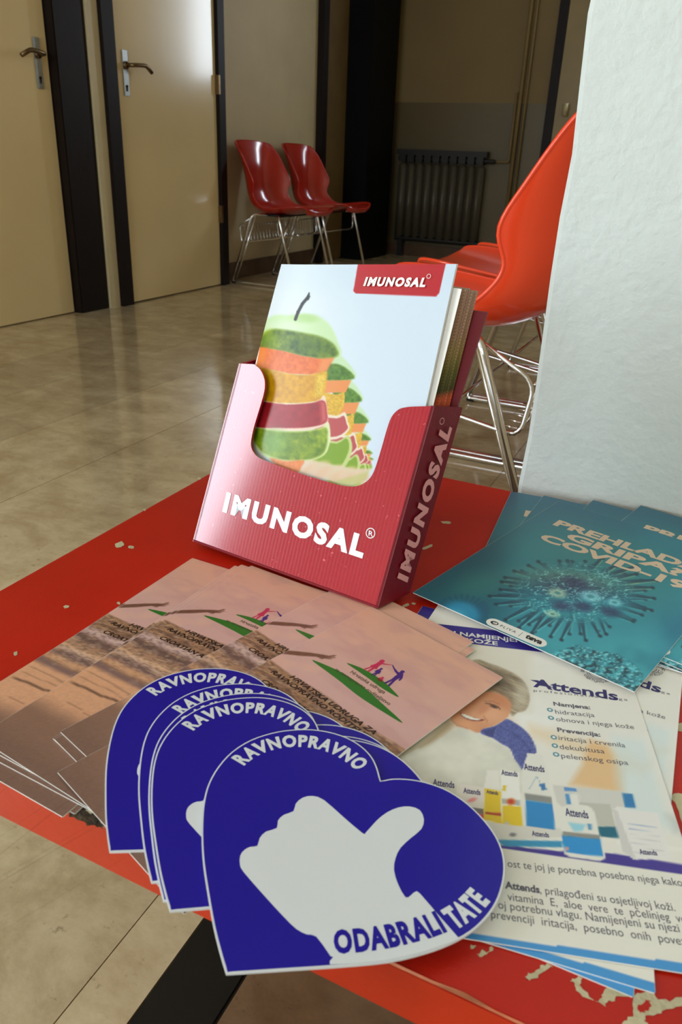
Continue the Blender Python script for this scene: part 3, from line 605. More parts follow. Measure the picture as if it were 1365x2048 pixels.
# ---- teal virus flyers (A5)
def covid_art(px, py):
    P = Paint(px, py, (24, 110, 128)); X, Y = px, py
    g = fbm(X/120, Y/70, 4); P.mix(sst(.3, .8, g)*.7, (38, 132, 148)); P.mix(sst(1180, 1320, Y)*sst(.2, .7, fbm(X/90+4, Y/60, 3))*.7, (62, 158, 168))
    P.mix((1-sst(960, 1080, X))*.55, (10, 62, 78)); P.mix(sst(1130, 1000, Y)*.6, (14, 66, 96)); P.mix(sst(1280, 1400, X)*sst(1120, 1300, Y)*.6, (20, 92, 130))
    P.ell(1200, 1130, 160, 60, (44, 120, 112), .3, .9, .5); P.ell(960, 1170, 60, 26, (52, 128, 122), -.3, .8, .5)
    # small blurred virus, lower left
    for i in range(26):
        a = 2*math.pi*i/26+.1; P.seg((925+26*math.cos(a), 1226+17*math.sin(a)), (925+52*math.cos(a), 1222+31*math.sin(a)), 2.0, 3.2, (10, 74, 104), 2.2, .75)
    P.ell(925, 1226, 36, 22, (28, 122, 158), .25, .35); P.ell(915, 1232, 17, 11, (96, 176, 198), .3, .9, .55)
    # big virus
    cx, cy, R = 1150, 1186, random.Random(3)
    for ring, (r0, r1, n, al) in enumerate(((.62, 1.18, 26, .8), (.85, 1.40, 31, .95))):
        for i in range(n):
            a = 2*math.pi*(i+R.uniform(-.3, .3))/n; q = r1*R.uniform(.9, 1.1); b = a+R.uniform(-.12, .12); s = .75 if math.sin(a) < -.2 else 1.0
            p0 = (cx+112*r0*math.cos(a), cy+58*r0*math.sin(a)); p1 = (cx+112*q*math.cos(b)*1.05, cy+66*q*math.sin(b)*s)
            P.seg((p0[0]+1.5, p0[1]+1.5), (p1[0]+1.5, p1[1]+1.5), 5.4, 2.6, (92, 184, 186) if math.sin(a) > -.1 else (150, 176, 140), 1.2, .55*al)
            P.seg(p0, p1, 4.6, 2.0, (10, 56, 76), 1.1, al); P.seg(p1, (p1[0]+2.6, p1[1]+1), 3.2, 3.2, (14, 50, 66), .9, al)
    P.ell(cx, cy, 112, 56, (20, 104, 122), .1, .25); P.ell(cx-6, cy-24, 84, 20, (150, 172, 132), .1, .9, .6); P.ell(cx-4, cy-6, 70, 24, (22, 44, 78), .15, .8, .85)
    P.ell(cx+14, cy+30, 84, 22, (46, 150, 160), .12, .8, .55)
    fil = np.abs(fbm(X/15+3, Y/8, 4)-.5); P.mix((1-sst(.0, .045, fil))*(1-sst(.8, 1.1, np.hypot((X-cx)/118, (Y-cy)/62)))*.75, (140, 216, 214))
    fil = np.abs(fbm(X/11+13, Y/7+5, 4, 2)-.5); P.mix((1-sst(.0, .05, fil))*(1-sst(.7, 1.0, np.hypot((X-cx)/118, (Y-cy)/62)))*.6, (8, 44, 62))
    for x, y, r in ((1116, 1186, 11), (1182, 1193, 13), (1106, 1228, 8), (1230, 1205, 9)):
        P.ell(x, y, r*1.5, r*.75, (190, 214, 180) if x < 1150 else (140, 214, 224), .2, .8, .8); P.ell(x, y, r*.6, r*.3, (30, 100, 110), .2, .5, .7)
    for x, y in ((1124, 1212), (1167, 1214), (1222, 1224), (1150, 1165)): P.ell(x, y, 20, 9, (26, 30, 70), .2, .7, .7)
    # coral-like virus surface, lower right
    cr_ = P.polym([(1092, 1322), (1106, 1305), (1130, 1300), (1148, 1290), (1180, 1296), (1205, 1303), (1235, 1308), (1262, 1325), (1285, 1345), (1290, 1420), (1180, 1420)], 2.5)
    tx = fbm(X/7, Y/4.5, 4, 3); P.mix(cr_, np.array((18, 84, 98))+(tx[..., None]-.3)*np.array((120, 190, 190))); P.mix(cr_*sst(.56, .7, fbm(X/5, Y/3, 3, 5))*.7, (150, 214, 216)); P.mix(cr_*sst(.42, .3, fbm(X/9, Y/6, 3, 4))*.8, (10, 42, 54))
    return P.C
Fv = Frame((826, 1185), -15.1, .148, .21, .0050, 'BL')
def covid(F, first=None):
    if first is not None:
        o = copy_tree(first); F.place(o); return o
    o = sheet('virus_flyer', F); X, Y, V, n, m, px, py = grid(F, .0006, PZ)
    picture('virus_picture', V, n, m, fl(covid_art(px, py)), M_print, o, k=1.35)
    q = lambda a, b: (a/1000, -b/1000); T = Letters()
    T.line('PREHLADA?', q(18, 47.5), q(139, 45.5), .0125, IZ, bold=.045); T.line('GRIPA?', q(35.5, 63), q(122, 61.5), .0125, IZ, bold=.045); T.line('COVID-19?', q(21.5, 78.5), q(139, 78), .0125, IZ, bold=.045)
    T.obj('title_lettering', M_cream, o)
    a, b = np.array(F.loc((975, 1240))), np.array(F.loc((1093, 1291))); d = (b-a)/np.hypot(*(b-a)); nn = np.array([-d[1], d[0]]); r = .0048; L = []
    for k in range(9): t = math.pi/2+math.pi*k/8; L.append(a+d*r+(d*math.cos(t)+nn*math.sin(t))*r)
    for k in range(9): t = -math.pi/2+math.pi*k/8; L.append(b-d*r+(d*math.cos(t)+nn*math.sin(t))*r)
    flat('maker_badge', [L], IZ, M_wht, o)
    T = Letters(); c = lambda t, s: a+d*t+nn*s; ln = np.hypot(*(b-a))
    T.line('PLIVA', c(ln*.235, -.0013), c(ln*.50, -.0013), .0026, IZ+.00004, space=1.3, bold=.005); T.line('teva', c(ln*.66, -.0016), c(ln*.93, -.0016), .0052, IZ+.00004, bold=.05)
    T.obj('badge_lettering', M_ink, o)
    em = [c(ln*.13, 0)+(d*math.cos(t)*1.25+nn*math.sin(t))*.0021 for t in np.linspace(0, 2*math.pi, 15)[:-1]]; em2 = [c(ln*.13, 0)+(d*math.cos(t)*1.25+nn*math.sin(t))*.0012+d*.0004 for t in np.linspace(0, 2*math.pi, 13)[:-1]]
    bar = [c(ln*.575, -.0028), c(ln*.582, -.0028), c(ln*.582, .003), c(ln*.575, .003)]
    flat('badge_emblem', [em, bar], IZ+.00004, M_ink, o); flat('badge_emblem', [em2], IZ+.00008, M_wht, o)
    T = Letters(); T.line('D', c(ln*.122, -.0011), c(ln*.146, -.0011), .0022, IZ+.00012, bold=.01); T.obj('badge_lettering', M_ink, o)
    return o
C0 = covid(Fv); GC = 'teal virus flyers fanned against the white pier'
props(C0, 'topmost teal virus flyer, title and whole virus showing', 'flyer', GC)
for px, an, dz, lab in (((1036, 985), 3.5, .0018, 'teal flyer at the bottom left of the fan, only a thin edge showing'),
                        ((1023, 983), 4.9, .0022, 'leftmost teal virus flyer, its corner on the back edge of the red table'),
                        ((1088, 991), -3.0, .0027, 'teal virus flyer second from the left of the fan, a sliver of title showing'),
                        ((1187, 1000), -10.2, .0032, 'teal virus flyer third from the left, its corner standing against the pier'),
                        ((1285, 1014), -12.5, .0036, 'teal virus flyer lowest of those at the right of the fan'),
                        ((1283, 1013), -16.5, .0040, 'teal virus flyer second lowest at the right of the fan, a white edge showing'),
                        ((1282, 1011), -14.2, .0044, 'rightmost teal virus flyer, top corner touching the pier and half its title showing')):
    o = covid(Frame(px, an, .148, .21, dz), C0); o['label'] = lab

# ---- skin care brochures (A5)
Ff = Frame((1458.2, 1960.9), 17.4, .148, .21, .0016, 'BR')
ka = lambda x, y: (780+x*.42857, 1330+y*.42857)
kb = lambda x, y: (860+x*.18315, 1330+y*.18315)
kc = lambda x, y: (880+x*.3553, 1540+y*.3553)
kd = lambda x, y: (880+x*.3553, 1660+y*.3553)
def care_art(px, py):
    P = Paint(px, py, (226, 222, 214)); X, Y = px, py
    P.mix((1-sst(1300, 1420, X))*(1-sst(1480, 1620, Y))*sst(.3, .8, fbm(X/120, Y/80, 3))*.6, (238, 236, 232))
    P.mix(sst(1500, 1350, X+0*Y)*0, (0, 0, 0))
    P.poly([(780, 1480), (905, 1440), (900, 1700), (780, 1700)], (196, 180, 150), 30, .7)
    P.poly([(930, 1270), (1060, 1300), (1060, 1420), (900, 1380)], (214, 206, 188), 14, .6)
    P.poly([(1060, 1450), (1150, 1475), (1240, 1500), (1300, 1530), (1290, 1550), (1180, 1520), (1060, 1470)], (226, 196, 150), 12, .55)
    P.poly([(1180, 1480), (1215, 1490), (1250, 1540), (1252, 1590), (1140, 1570), (1165, 1530)], (222, 180, 128), 8, .9)
    P.poly([(1225, 1470), (1290, 1480), (1345, 1660), (1250, 1640), (1235, 1560)], (206, 220, 222), 12, .7)
    # hair, face, jumper
    hair = [kb(500, -60), kb(640, -20), kb(760, 20), kb(880, 70), kb(980, 130), kb(1050, 210), kb(1090, 320), kb(1085, 420), kb(1040, 500), kb(960, 520), kb(900, 560), kb(860, 480), kb(780, 330), kb(650, 300), kb(300, 300), kb(350, 60)]
    P.poly(smooth_closed(hair, 3), lambda a, b: np.array((158, 142, 118))+(fbm((a+b*.9)/30, (b-a*.45)/2.4, 4)[..., None]-.5)*np.array((120, 116, 106)), 1.6)
    P.ell(*kb(700, 160), 34, 15, (92, 74, 56), .45, .8, .65); P.ell(*kb(1010, 330), 14, 26, (206, 196, 178), .2, .8, .6)
    face = [kb(230, 560), kb(300, 430), kb(420, 330), kb(560, 290), kb(700, 300), kb(820, 350), kb(885, 420), kb(885, 500), kb(850, 570), kb(780, 620), kb(690, 670), kb(600, 695), kb(520, 745), kb(430, 700), kb(330, 670), kb(250, 620)]
    P.poly(smooth_closed(face, 3), (208, 146, 108), 1.4); P.ell(*kb(620, 520), 40, 18, (228, 172, 136), .35, .9, .8); P.ell(*kb(380, 640), 24, 10, (222, 160, 122), .3, .8, .8)
    P.ell(*kb(760, 380), 22, 12, (196, 124, 84), .5, .8, .7); P.ell(*kb(430, 430), 30, 14, (176, 110, 74), -.5, .9, .6); P.ell(*kb(590, 480), 8, 16, (186, 112, 80), .9, .8, .5)
    P.curve([kb(610, 420), kb(660, 425), kb(710, 440), kb(750, 460), kb(770, 485)], 1.0, (96, 60, 46), .8, .9); P.ell(*kb(700, 455), 8, 2.6, (70, 46, 42), .35, .5, .9); P.curve([kb(600, 400), kb(680, 395), kb(760, 430)], .9, (150, 104, 76), 1, .7)
    mo = smooth_closed([kb(330, 520), kb(400, 545), kb(480, 575), kb(550, 590), kb(600, 600), kb(560, 612), kb(490, 612), kb(420, 598), kb(360, 565)], 3); P.poly(mo, (128, 50, 42), .9)
    P.poly(smooth_closed([kb(345, 528), kb(420, 552), kb(490, 580), kb(560, 594), kb(540, 602), kb(470, 598), kb(400, 578), kb(358, 552)], 3), (240, 232, 222), .6)
    for t in range(6): P.seg(kb(380+30*t, 550+8*t), kb(376+30*t, 572+8*t), .25, .25, (176, 160, 150), .4, .7)
    P.curve([kb(590, 560), kb(620, 600), kb(620, 630)], .7, (160, 96, 66), .9, .8); P.curve([kb(230, 600), kb(300, 660), kb(420, 700)], 1, (170, 112, 78), 1.4, .6)
    jum = [kb(850, 590), kb(960, 650), kb(1060, 730), kb(1130, 830), kb(1165, 960), kb(1060, 1000), kb(1010, 1150), kb(940, 1060), kb(880, 920), kb(780, 860), kb(690, 800), kb(560, 750), kb(580, 700), kb(700, 670), kb(790, 620)]
    P.poly(smooth_closed(jum, 3), lambda a, b: np.array((84, 92, 156))+(fbm(a/2.4, b/2.4, 3)[..., None]-.5)*np.array((60, 60, 60)), 1.0)
    P.poly([kb(580, 720), kb(700, 690), kb(760, 660), kb(720, 740), kb(700, 790), kb(640, 780)], (60, 66, 122), 2, .8); P.curve([kb(760, 650), kb(720, 720), kb(700, 800)], 1, (120, 128, 190), .8, .7); P.curve([kb(900, 730), kb(1010, 820), kb(1080, 900), kb(1110, 970)], .8, (44, 50, 104), .8, .7); P.curve([kb(750, 660), kb(860, 720), kb(960, 790)], .7, (52, 58, 112), .8, .6)
    # pale shoulder in front
    sh = [kb(-300, 1000), kb(0, 850), kb(200, 750), kb(340, 680), kb(520, 745), kb(640, 790), kb(780, 870), kb(880, 930), kb(900, 1000), kb(960, 1070), kb(1010, 1150), kb(1010, 1400), kb(0, 1500), kb(-300, 1500)]
    P.poly(sh, lambda a, b: np.array((214, 212, 200))+(fbm(a/40, b/30, 3)[..., None]-.5)*34, 1.4); P.poly([kb(-100, 900), kb(200, 600), kb(260, 640), kb(220, 700), kb(0, 860)], (176, 150, 116), 6, .8)
    # grey products behind
    P.poly([ka(760, 560), ka(1090, 590), ka(1150, 670), ka(1060, 660), ka(960, 810), ka(780, 640)], (206, 204, 198), 1.2); P.poly([ka(812, 570), ka(872, 576), ka(876, 592), ka(818, 588)], (88, 140, 196), .8)
    P.poly([ka(1085, 598), ka(1135, 602), ka(1152, 668), ka(1100, 664)], (42, 120, 178), .8); P.poly([ka(820, 600), ka(850, 602), ka(860, 650), ka(828, 650)], (70, 140, 196), .8)
    P.poly([ka(880, 640), ka(1030, 650), ka(1070, 808), ka(960, 800)], (188, 186, 176), 1.2); P.poly([ka(960, 755), ka(1055, 755), ka(1070, 808), ka(985, 802)], (20, 98, 122), 1)
    # tray, purple band
    P.poly([ka(420, 830), ka(780, 868), ka(1050, 880), ka(1420, 940), ka(1420, 990), ka(1050, 940), ka(540, 860)], (62, 46, 140), 1.0)
    P.poly([kc(0, 560), (1420, 1790), (1420, 2048), (800, 1960)], (224, 220, 210), .8, 0)
    P.poly([ka(180, 690), ka(470, 735), ka(820, 765), ka(840, 800), ka(520, 822), ka(430, 800)], (214, 210, 202), 1.0); P.poly([ka(480, 815), ka(810, 822), ka(812, 852), ka(540, 846)], (52, 142, 186), 1.2)
    P.ell(*ka(575, 792), 7, 4, (90, 90, 100), 0, .3, .7)
    P.poly([ka(1060, 818), ka(1420, 858), ka(1420, 880), ka(1060, 838)], (230, 226, 218), 1)
    # bottles and cartons
    P.poly([ka(190, 545), ka(310, 560), ka(320, 690), ka(200, 690)], (206, 200, 186), 1)
    P.poly([ka(325, 553), ka(442, 572), ka(440, 715), ka(335, 690)], (222, 214, 206), .8); P.poly([ka(360, 660), ka(438, 672), ka(440, 700), ka(370, 680)], (120, 112, 110), .8); P.poly([ka(405, 690), ka(440, 700), ka(440, 720), ka(420, 712)], (206, 50, 78), .6); P.ell(*ka(385, 630), 9, 4, (226, 130, 130), -.3, .6, .9)
    P.poly([ka(455, 490), ka(510, 494), ka(516, 575), ka(440, 575)], (226, 222, 214), .8); P.poly([ka(442, 575), ka(520, 590), ka(524, 742), ka(440, 722)], (222, 190, 40), .8); P.poly([ka(444, 684), ka(524, 692), ka(524, 706), ka(444, 696)], (176, 62, 40), .6)
    P.poly([ka(516, 490), ka(604, 502), ka(620, 752), ka(524, 740)], (232, 230, 224), .7); P.poly([ka(524, 655), ka(612, 660), ka(620, 752), ka(526, 742)], (224, 192, 36), .7); P.poly([ka(526, 622), ka(608, 632), ka(610, 656), ka(526, 648)], (150, 150, 150), .6, .7); P.ell(*ka(566, 638), 9, 7, (206, 110, 50), 0, .3); P.ell(*ka(566, 638), 5, 4, (196, 60, 40), 0, .3); P.poly([ka(528, 562), ka(546, 564), ka(540, 590), ka(524, 586)], (220, 190, 50), .6)
    P.ell(*ka(548, 738), 4, 3, (190, 190, 190), 0, .3)
    P.poly([ka(640, 412), ka(716, 418), ka(716, 450), ka(742, 500), ka(770, 770), ka(640, 750), ka(622, 490), ka(648, 450)], (222, 220, 212), .8); P.poly([ka(628, 598), ka(756, 616), ka(760, 648), ka(632, 630)], (128, 128, 124), .9, .9); P.poly([ka(632, 630), ka(760, 648), ka(772, 770), ka(640, 752)], (40, 132, 196), .8)
    P.curve([ka(650, 580), ka(686, 520), ka(720, 580)], .6, (110, 150, 180), .5, .8); P.poly([ka(696, 556), ka(722, 552), ka(734, 582), ka(712, 586)], (62, 118, 172), .6)
    P.poly([ka(836, 600), ka(878, 604), ka(886, 656), ka(846, 650)], (224, 222, 216), .8); P.curve([ka(868, 598), ka(890, 612), ka(884, 640)], 1.6, (214, 212, 206), .8)
    P.poly(smooth_closed([ka(790, 672), ka(850, 650), ka(930, 660), ka(960, 700), ka(980, 790), ka(1005, 905), ka(920, 905), ka(820, 885), ka(800, 780), ka(784, 710)], 3), (224, 222, 214), .8)
    P.poly([ka(802, 795), ka(985, 812), ka(1000, 895), ka(820, 875)], (38, 140, 206), .8); P.poly([ka(806, 776), ka(980, 794), ka(984, 814), ka(806, 796)], (120, 118, 112), 1.2, .8); P.poly([ka(832, 734), ka(915, 745), ka(900, 775), ka(860, 776)], (150, 204, 222), 2); P.ell(*ka(828, 858), 4, 4, (206, 150, 150), 0, .3)
    P.poly([ka(920, 740), ka(942, 742), ka(946, 772), ka(926, 770)], (90, 150, 190), .8)
    P.poly([ka(1040, 668), ka(1250, 690), ka(1312, 908), ka(1140, 908), ka(1086, 870)], (226, 222, 220), .8); P.poly([ka(1040, 668), ka(1062, 680), ka(1150, 908), ka(1086, 870)], (206, 202, 200), .8)
    for k in range(7): P.seg(ka(1112+4*k, 742+22*k), ka(1250+6*k, 758+22*k), .5, .5, (120, 150, 190) if k < 2 else (190, 188, 190), .6, .7)
    P.poly([ka(1290, 700), ka(1420, 720), ka(1420, 800), ka(1330, 780)], (180, 186, 186), 10, .6)
    return P.C
_F2 = Frame((1362, 1375), .8, .148, .21, .0012, 'TR'); _F2.o = _F2.o+np.array((0, .045)); SEAL = _F2.loc((1294, 1338)); SEAL = (SEAL[0]+.001, SEAL[1]+.0025)
def care(F, first=None):
    if first is not None:
        o = copy_tree(first); F.place(o); return o
    o = sheet('skin_care_brochure', F); X, Y, V, n, m, px, py = grid(F, .0007, PZ); C = care_art(px, py)
    up = (Y+F.l)*1000; left = (F.w-X)*1000
    def setm(mask, col): C[mask] = col
    setm(up < 4.1-left*.02, (66, 144, 206)); setm(up > 210-18, (46, 34, 130))
    m_ = (up < 44) & (up > 4.2); C[m_] = (226, 222, 212)
    m_ = (up > 44) & (up < 46.0) & (left > 120); C[m_] = (62, 46, 140)
    picture('brochure_picture', V, n, m, fl(C), M_print, o, k=1.12)
    A = F.loc; T = Letters()
    q = lambda l, u: ((F.w*1000-l)/1000, (u-210)/1000)
    T.line('PROIZVODI NAMIJENJENI ZA NJEGU', q(134, 199.5), q(22, 199.5), .0042, IZ, bold=.022); T.line('OSJETLJIVE KOŽE', q(128, 193.6), q(73, 193.6), .0042, IZ, bold=.022); T.obj('band_lettering', M_wht, o)
    T = Letters()
    T.line('Attends', A((1067, 1374)), A((1238, 1402)), .0080, IZ, bold=.028)
    sw = [A(kd_) for kd_ in (ka(655, 70), ka(690, 72), ka(720, 84), ka(750, 100), ka(765, 108), ka(745, 104), ka(715, 96), ka(690, 84), ka(670, 76))]
    T.mb.add([(p[0], p[1], IZ+.00003) for p in sw], [tuple(range(len(sw)))]); T.obj('logo_lettering', M_navy, o)
    for t, p0, p1, h in (('Attends', ka(200, 562), ka(302, 576), .0042), ('Attends', ka(344, 598), ka(424, 608), .0034), ('Attends', ka(452, 600), ka(506, 608), .0024), ('Attends', ka(522, 514), ka(598, 523), .0036), ('Attends', ka(628, 490), ka(724, 502), .0044), ('Attends', ka(822, 704), ka(930, 718), .0046), ('Attends', ka(665, 798), ka(745, 806), .0028), ('Attends', ka(1170, 884), ka(1252, 890), .0028)):
        T = Letters(); T.line(t, A(p0), A(p1), h, IZ, bold=.02); T.obj('product_lettering', M_navy, o)
    c0 = np.array(SEAL); pp = lambda r, a0, a1, n: [c0+r*np.array((math.cos(math.radians(a0+(a1-a0)*i/n)), math.sin(math.radians(a0+(a1-a0)*i/n)))) for i in range(n+1)]
    T = Letters(); T.path('OSJETLJIVU KOŽU', pp(.0082, 196, 352, 20), .0019, IZ, bold=.02); T.path('DERMATOLOŠKI ISPITANO', pp(.0070, 180, 0, 20), .0019, IZ, bold=.02); T.obj('seal_lettering', M_grey, o)
    arcs = []
    for r0 in (.0042, .0054): arcs.append([tuple(p) for p in pp(r0, 180, 360, 14)]+[tuple(p) for p in pp(r0+.0004, 360, 180, 14)])
    flat('seal_arc', arcs, IZ, M_grey, o)
    T = Letters()
    T.line('profesionalna njega', A(ka(672, 124)), A(ka(1112, 168)), .0020, IZ, space=1.3)
    for t, p0, p1, b in (('Namjena:', ka(766, 190), ka(938, 208), .03), ('hidratacija', ka(775, 228), ka(958, 244), 0), ('obnova i njega kože', ka(778, 262), ka(1143, 300), 0), ('Prevencija:', ka(784, 312), ka(985, 336), .03), ('iritacija i crvenila', ka(790, 350), ka(1102, 386), 0), ('dekubitusa', ka(795, 392), ka(1005, 414), 0), ('pelenskog osipa', ka(802, 434), ka(1116, 468), 0)):
        T.line(t, A(p0), A(p1), .0033, IZ, bold=b)
    for t, p0, p1, b in (('suhoj i osjetljivoj koži. Inkontinencija utječe na kvalitetu i vrijednost te joj je potrebna posebna njega kako bi ostala zdrava.', None, None, 0),):
        pass
    T.obj('list_lettering', M_grey, o); T = Letters()
    T.line('ost te joj je potrebna posebna njega kako', A(kd(384, 208)), A(kd(1372, 318)), .0035, IZ)
    T.line('Attends', A(kd(368, 330)), A(kd(565, 358)), .0035, IZ, bold=.035); T.line(', prilagođeni su osjetljivoj koži.', A(kd(566, 358)), A(kd(1330, 458)), .0035, IZ)
    T.line('vitamina  E,  aloe  vere  te  pčelinjeg  voska', A(kd(384, 396)), A(kd(1480, 536)), .0035, IZ)
    T.line('oj potrebnu vlagu. Namijenjeni su njezi suhe', A(kd(330, 442)), A(kd(1500, 596)), .0035, IZ)
    T.line('prevenciji  iritacija,  posebno  onih  povezanih', A(kd(290, 496)), A(kd(1500, 668)), .0035, IZ)
    T.obj('paragraph_lettering', M_grey, o)
    ring = []
    for x, y in ((748, 210), (753, 247), (766, 338), (771, 377), (777, 418)):
        c0 = np.array(A(ka(x, y))); ring.append([c0+.0016*np.array((math.cos(t), math.sin(t))) for t in np.linspace(0, 2*math.pi, 15)[:-1]])
    flat('bullet_ring', ring, IZ, plain('teal_ink', srgb(86, 150, 170), .4, var=.03), o)
    flat('bullet_ring', [[c+(np.array(p)-c)*.5 for p in r for c in [np.mean(r, 0)]] for r in ring], IZ+.00004, M_wht, o)
    return o
B0 = care(Ff); GB = 'skin care brochures on the right of the table'
props(B0, 'topmost white skin care brochure with smiling woman and bottles', 'brochure', GB)
for px, an, dz, lab in (((1268, 1995), 1.5, .0004, 'lowest skin care brochure with a pale lower corner poking out over flaked paint'),
                        ((1312, 1987), 8.5, .0008, 'skin care brochure with a blue lower edge slanting out under the top one')):
    o = care(Frame(px, an, .148, .21, dz, 'BR'), B0); o['label'] = lab
F = Frame((1362, 1375), .8, .148, .21, .0012, 'TR'); F.o = F.o+np.array((0, .045))
o = care(F, B0); o['label'] = 'white skin care brochure turned upright at the right, red table showing beyond its edge'

# ---- blue heart stickers
HZ = .0085
kh = lambda x, y: (380+x*.46886, 1440+y*.46886)
tip = tab(452.7, 1948, HZ)[:2]
def hp(p): return tuple(tab(*p, HZ)[:2]-tip)
left_c = [(155, 1083), (130, 1000), (100, 880), (75, 740), (57, 620), (50, 520), (51, 420), (60, 340), (80, 270), (120, 200), (180, 135), (260, 85), (350, 55), (430, 42), (520, 40), (600, 52), (670, 75), (730, 110), (775, 155), (800, 205), (815, 260)]
right_c = [(815, 260), (870, 250), (950, 254), (1030, 272), (1110, 305), (1190, 360), (1260, 430), (1310, 500), (1338, 570), (1345, 640), (1335, 710), (1310, 780), (1265, 845), (1200, 905), (1110, 955), (1000, 995), (850, 1030), (650, 1050), (400, 1067), (250, 1077), (155, 1083)]
Lc = smooth_open([hp(kh(*p)) for p in left_c], 3); Rc = smooth_open([hp(kh(*p)) for p in right_c], 3)
heart = [tuple(p) for p in Lc[:-1]+Rc[:-1]]
def inset(P, d):
    P = np.array(P); A = .5*np.sum(np.roll(P, 1, 0)[:, 0]*P[:, 1]-P[:, 0]*np.roll(P, 1, 0)[:, 1]); T = np.roll(P, -1, 0)-np.roll(P, 1, 0); T /= np.hypot(*T.T)[:, None]+1e-9
    N = np.stack([-T[:, 1], T[:, 0]], 1)*(1 if A > 0 else -1); return [tuple(p) for p in P+N*d]
def make_heart():
    o = slab('heart_sticker', heart, 0, .0009, M_vinyl)
    ins = inset(heart, .0007); flat('blue_print', [ins], .00098, M_blue, o)
    hand = [(600, 1008), (540, 925), (500, 916), (455, 893), (400, 840), (310, 742), (230, 650), (214, 618), (215, 580), (232, 556), (258, 542), (288, 538), (298, 505), (325, 477), (371, 462), (376, 430), (402, 405), (442, 390), (452, 358), (482, 332), (525, 325), (572, 342), (650, 410), (735, 482), (752, 480), (795, 432), (840, 396), (890, 374), (940, 370), (982, 386), (999, 425), (988, 466), (945, 503), (900, 545), (878, 590), (871, 640), (888, 700), (920, 757), (942, 750), (968, 731), (1000, 762), (1050, 820), (1092, 868), (1152, 936)]
    tail = [(1152, 936), (1105, 952), (1000, 990), (850, 1025), (700, 1040), (598, 1044), (597, 1030), (612, 1012)]
    H = [tuple(p) for p in smooth_open([hp(kh(*p)) for p in hand], 2)]+[hp(kh(*p)) for p in tail[1:]]
    flat('thumb_up_hand', [H], .00104, M_vinyl, o)
    T = Letters()
    arc = smooth_open([hp(kh(*p)) for p in ((232, 196), (272, 164), (325, 138), (385, 122), (445, 116), (505, 118), (565, 130), (620, 152), (668, 182), (712, 218))], 3)
    T.path('RAVNOPRAVNO', arc, .0082, .00104, bold=.045, space=1.2)
    T.obj('arc_lettering', M_vinyl, o); T = Letters()
    T.path('TATE', smooth_open([hp(kh(*p)) for p in ((1136, 898), (1185, 868), (1235, 830), (1284, 776))], 3), .0092, .00104, bold=.05, space=1.14)
    T.obj('rim_lettering', M_vinyl, o)
    T = Letters(); T.path('ODABRALI', smooth_open([hp(kh(*p)) for p in ((618, 1000), (700, 995), (790, 985), (880, 970), (960, 950), (1035, 930), (1100, 905))], 3), .0092, .0011, bold=.05, space=1.14); T.obj('hand_lettering', M_blue, o)
    return o
h1 = make_heart(); h1.location = (tip[0], tip[1], TZ+HZ-.0009); GH = 'blue heart stickers fanned at the table front'
props(h1, 'topmost blue heart sticker with the whole thumbs-up hand showing', 'sticker', GH)
for px, an, dz, lab in (((218.7, 1704), -1.4, .0052, 'leftmost blue heart sticker, bottom of the fan'), ((302.5, 1765), .6, .0058, 'blue heart sticker second from the left, a narrow rim showing'),
                        ((326.6, 1802.5), .6, .0064, 'blue heart sticker third from the left, only a thin white-edged rim showing'), ((340, 1823), 1.9, .0071, 'blue heart sticker lying directly under the topmost heart')):
    c = copy_tree(h1); p = tab(*px, dz); c.location = (p[0], p[1], TZ+dz-.0009); c.rotation_euler.z = math.radians(an); c['label'] = lab

# ---------------------------------------------------------------- leaning card dispenser with booklets
BZ = .0050
A0 = tab(387, 1083, BZ); A1 = tab(755, 1217, BZ); E_ = (A1-A0); BW = np.linalg.norm(E_); E_ /= BW
Nn = np.array([-E_[1], E_[0], 0]); AL = math.radians(21.5); UP = np.array([0, 0, math.cos(AL)])+Nn*math.sin(AL); NF = np.cross(E_, UP)   # NF points to the viewer
RotB = Matrix(((E_[0], Nn[0], 0, A0[0]), (E_[1], Nn[1], 0, A0[1]), (E_[2], 0, 1, A0[2]), (0, 0, 0, 1)))
bx = empty('leaflet_dispenser', label='leaning crimson cardboard dispenser with a cut-out front, standing on the table', cat='box'); bx.matrix_world = RotB
RI = np.array(RotB.inverted())
def bl(P): q = RI@np.append(P, 1); return q[:3]
def fp(px, off=0.0): return bl(onplane(px[0], px[1], A0+Nn*off, NF))        # a pixel on the front plane (or a plane behind it), in box coordinates
BD = .033
k3 = lambda x, y: (370+x*.46154, 500+y*.46154)
cut = [(300, 495), (328, 520), (345, 560), (346, 600), (335, 650), (315, 715), (300, 765), (289, 815), (287, 850), (300, 880), (330, 905), (420, 940), (520, 975), (620, 1005), (690, 1022), (745, 1023), (785, 1005), (812, 975), (832, 925), (855, 850), (875, 780), (895, 725), (925, 692), (960, 681), (1000, 678)]
out = [fp((387, 1083)), fp((755, 1217)), fp((868, 812))]+[fp(k3(*p)) for p in cut[::-1]]+[fp((480, 727))]
cc = smooth_open([fp(k3(*p)) for p in cut[::-1]], 3)
front = [out[0], out[1], out[2]]+cc+[out[-1]]
tk = .0022
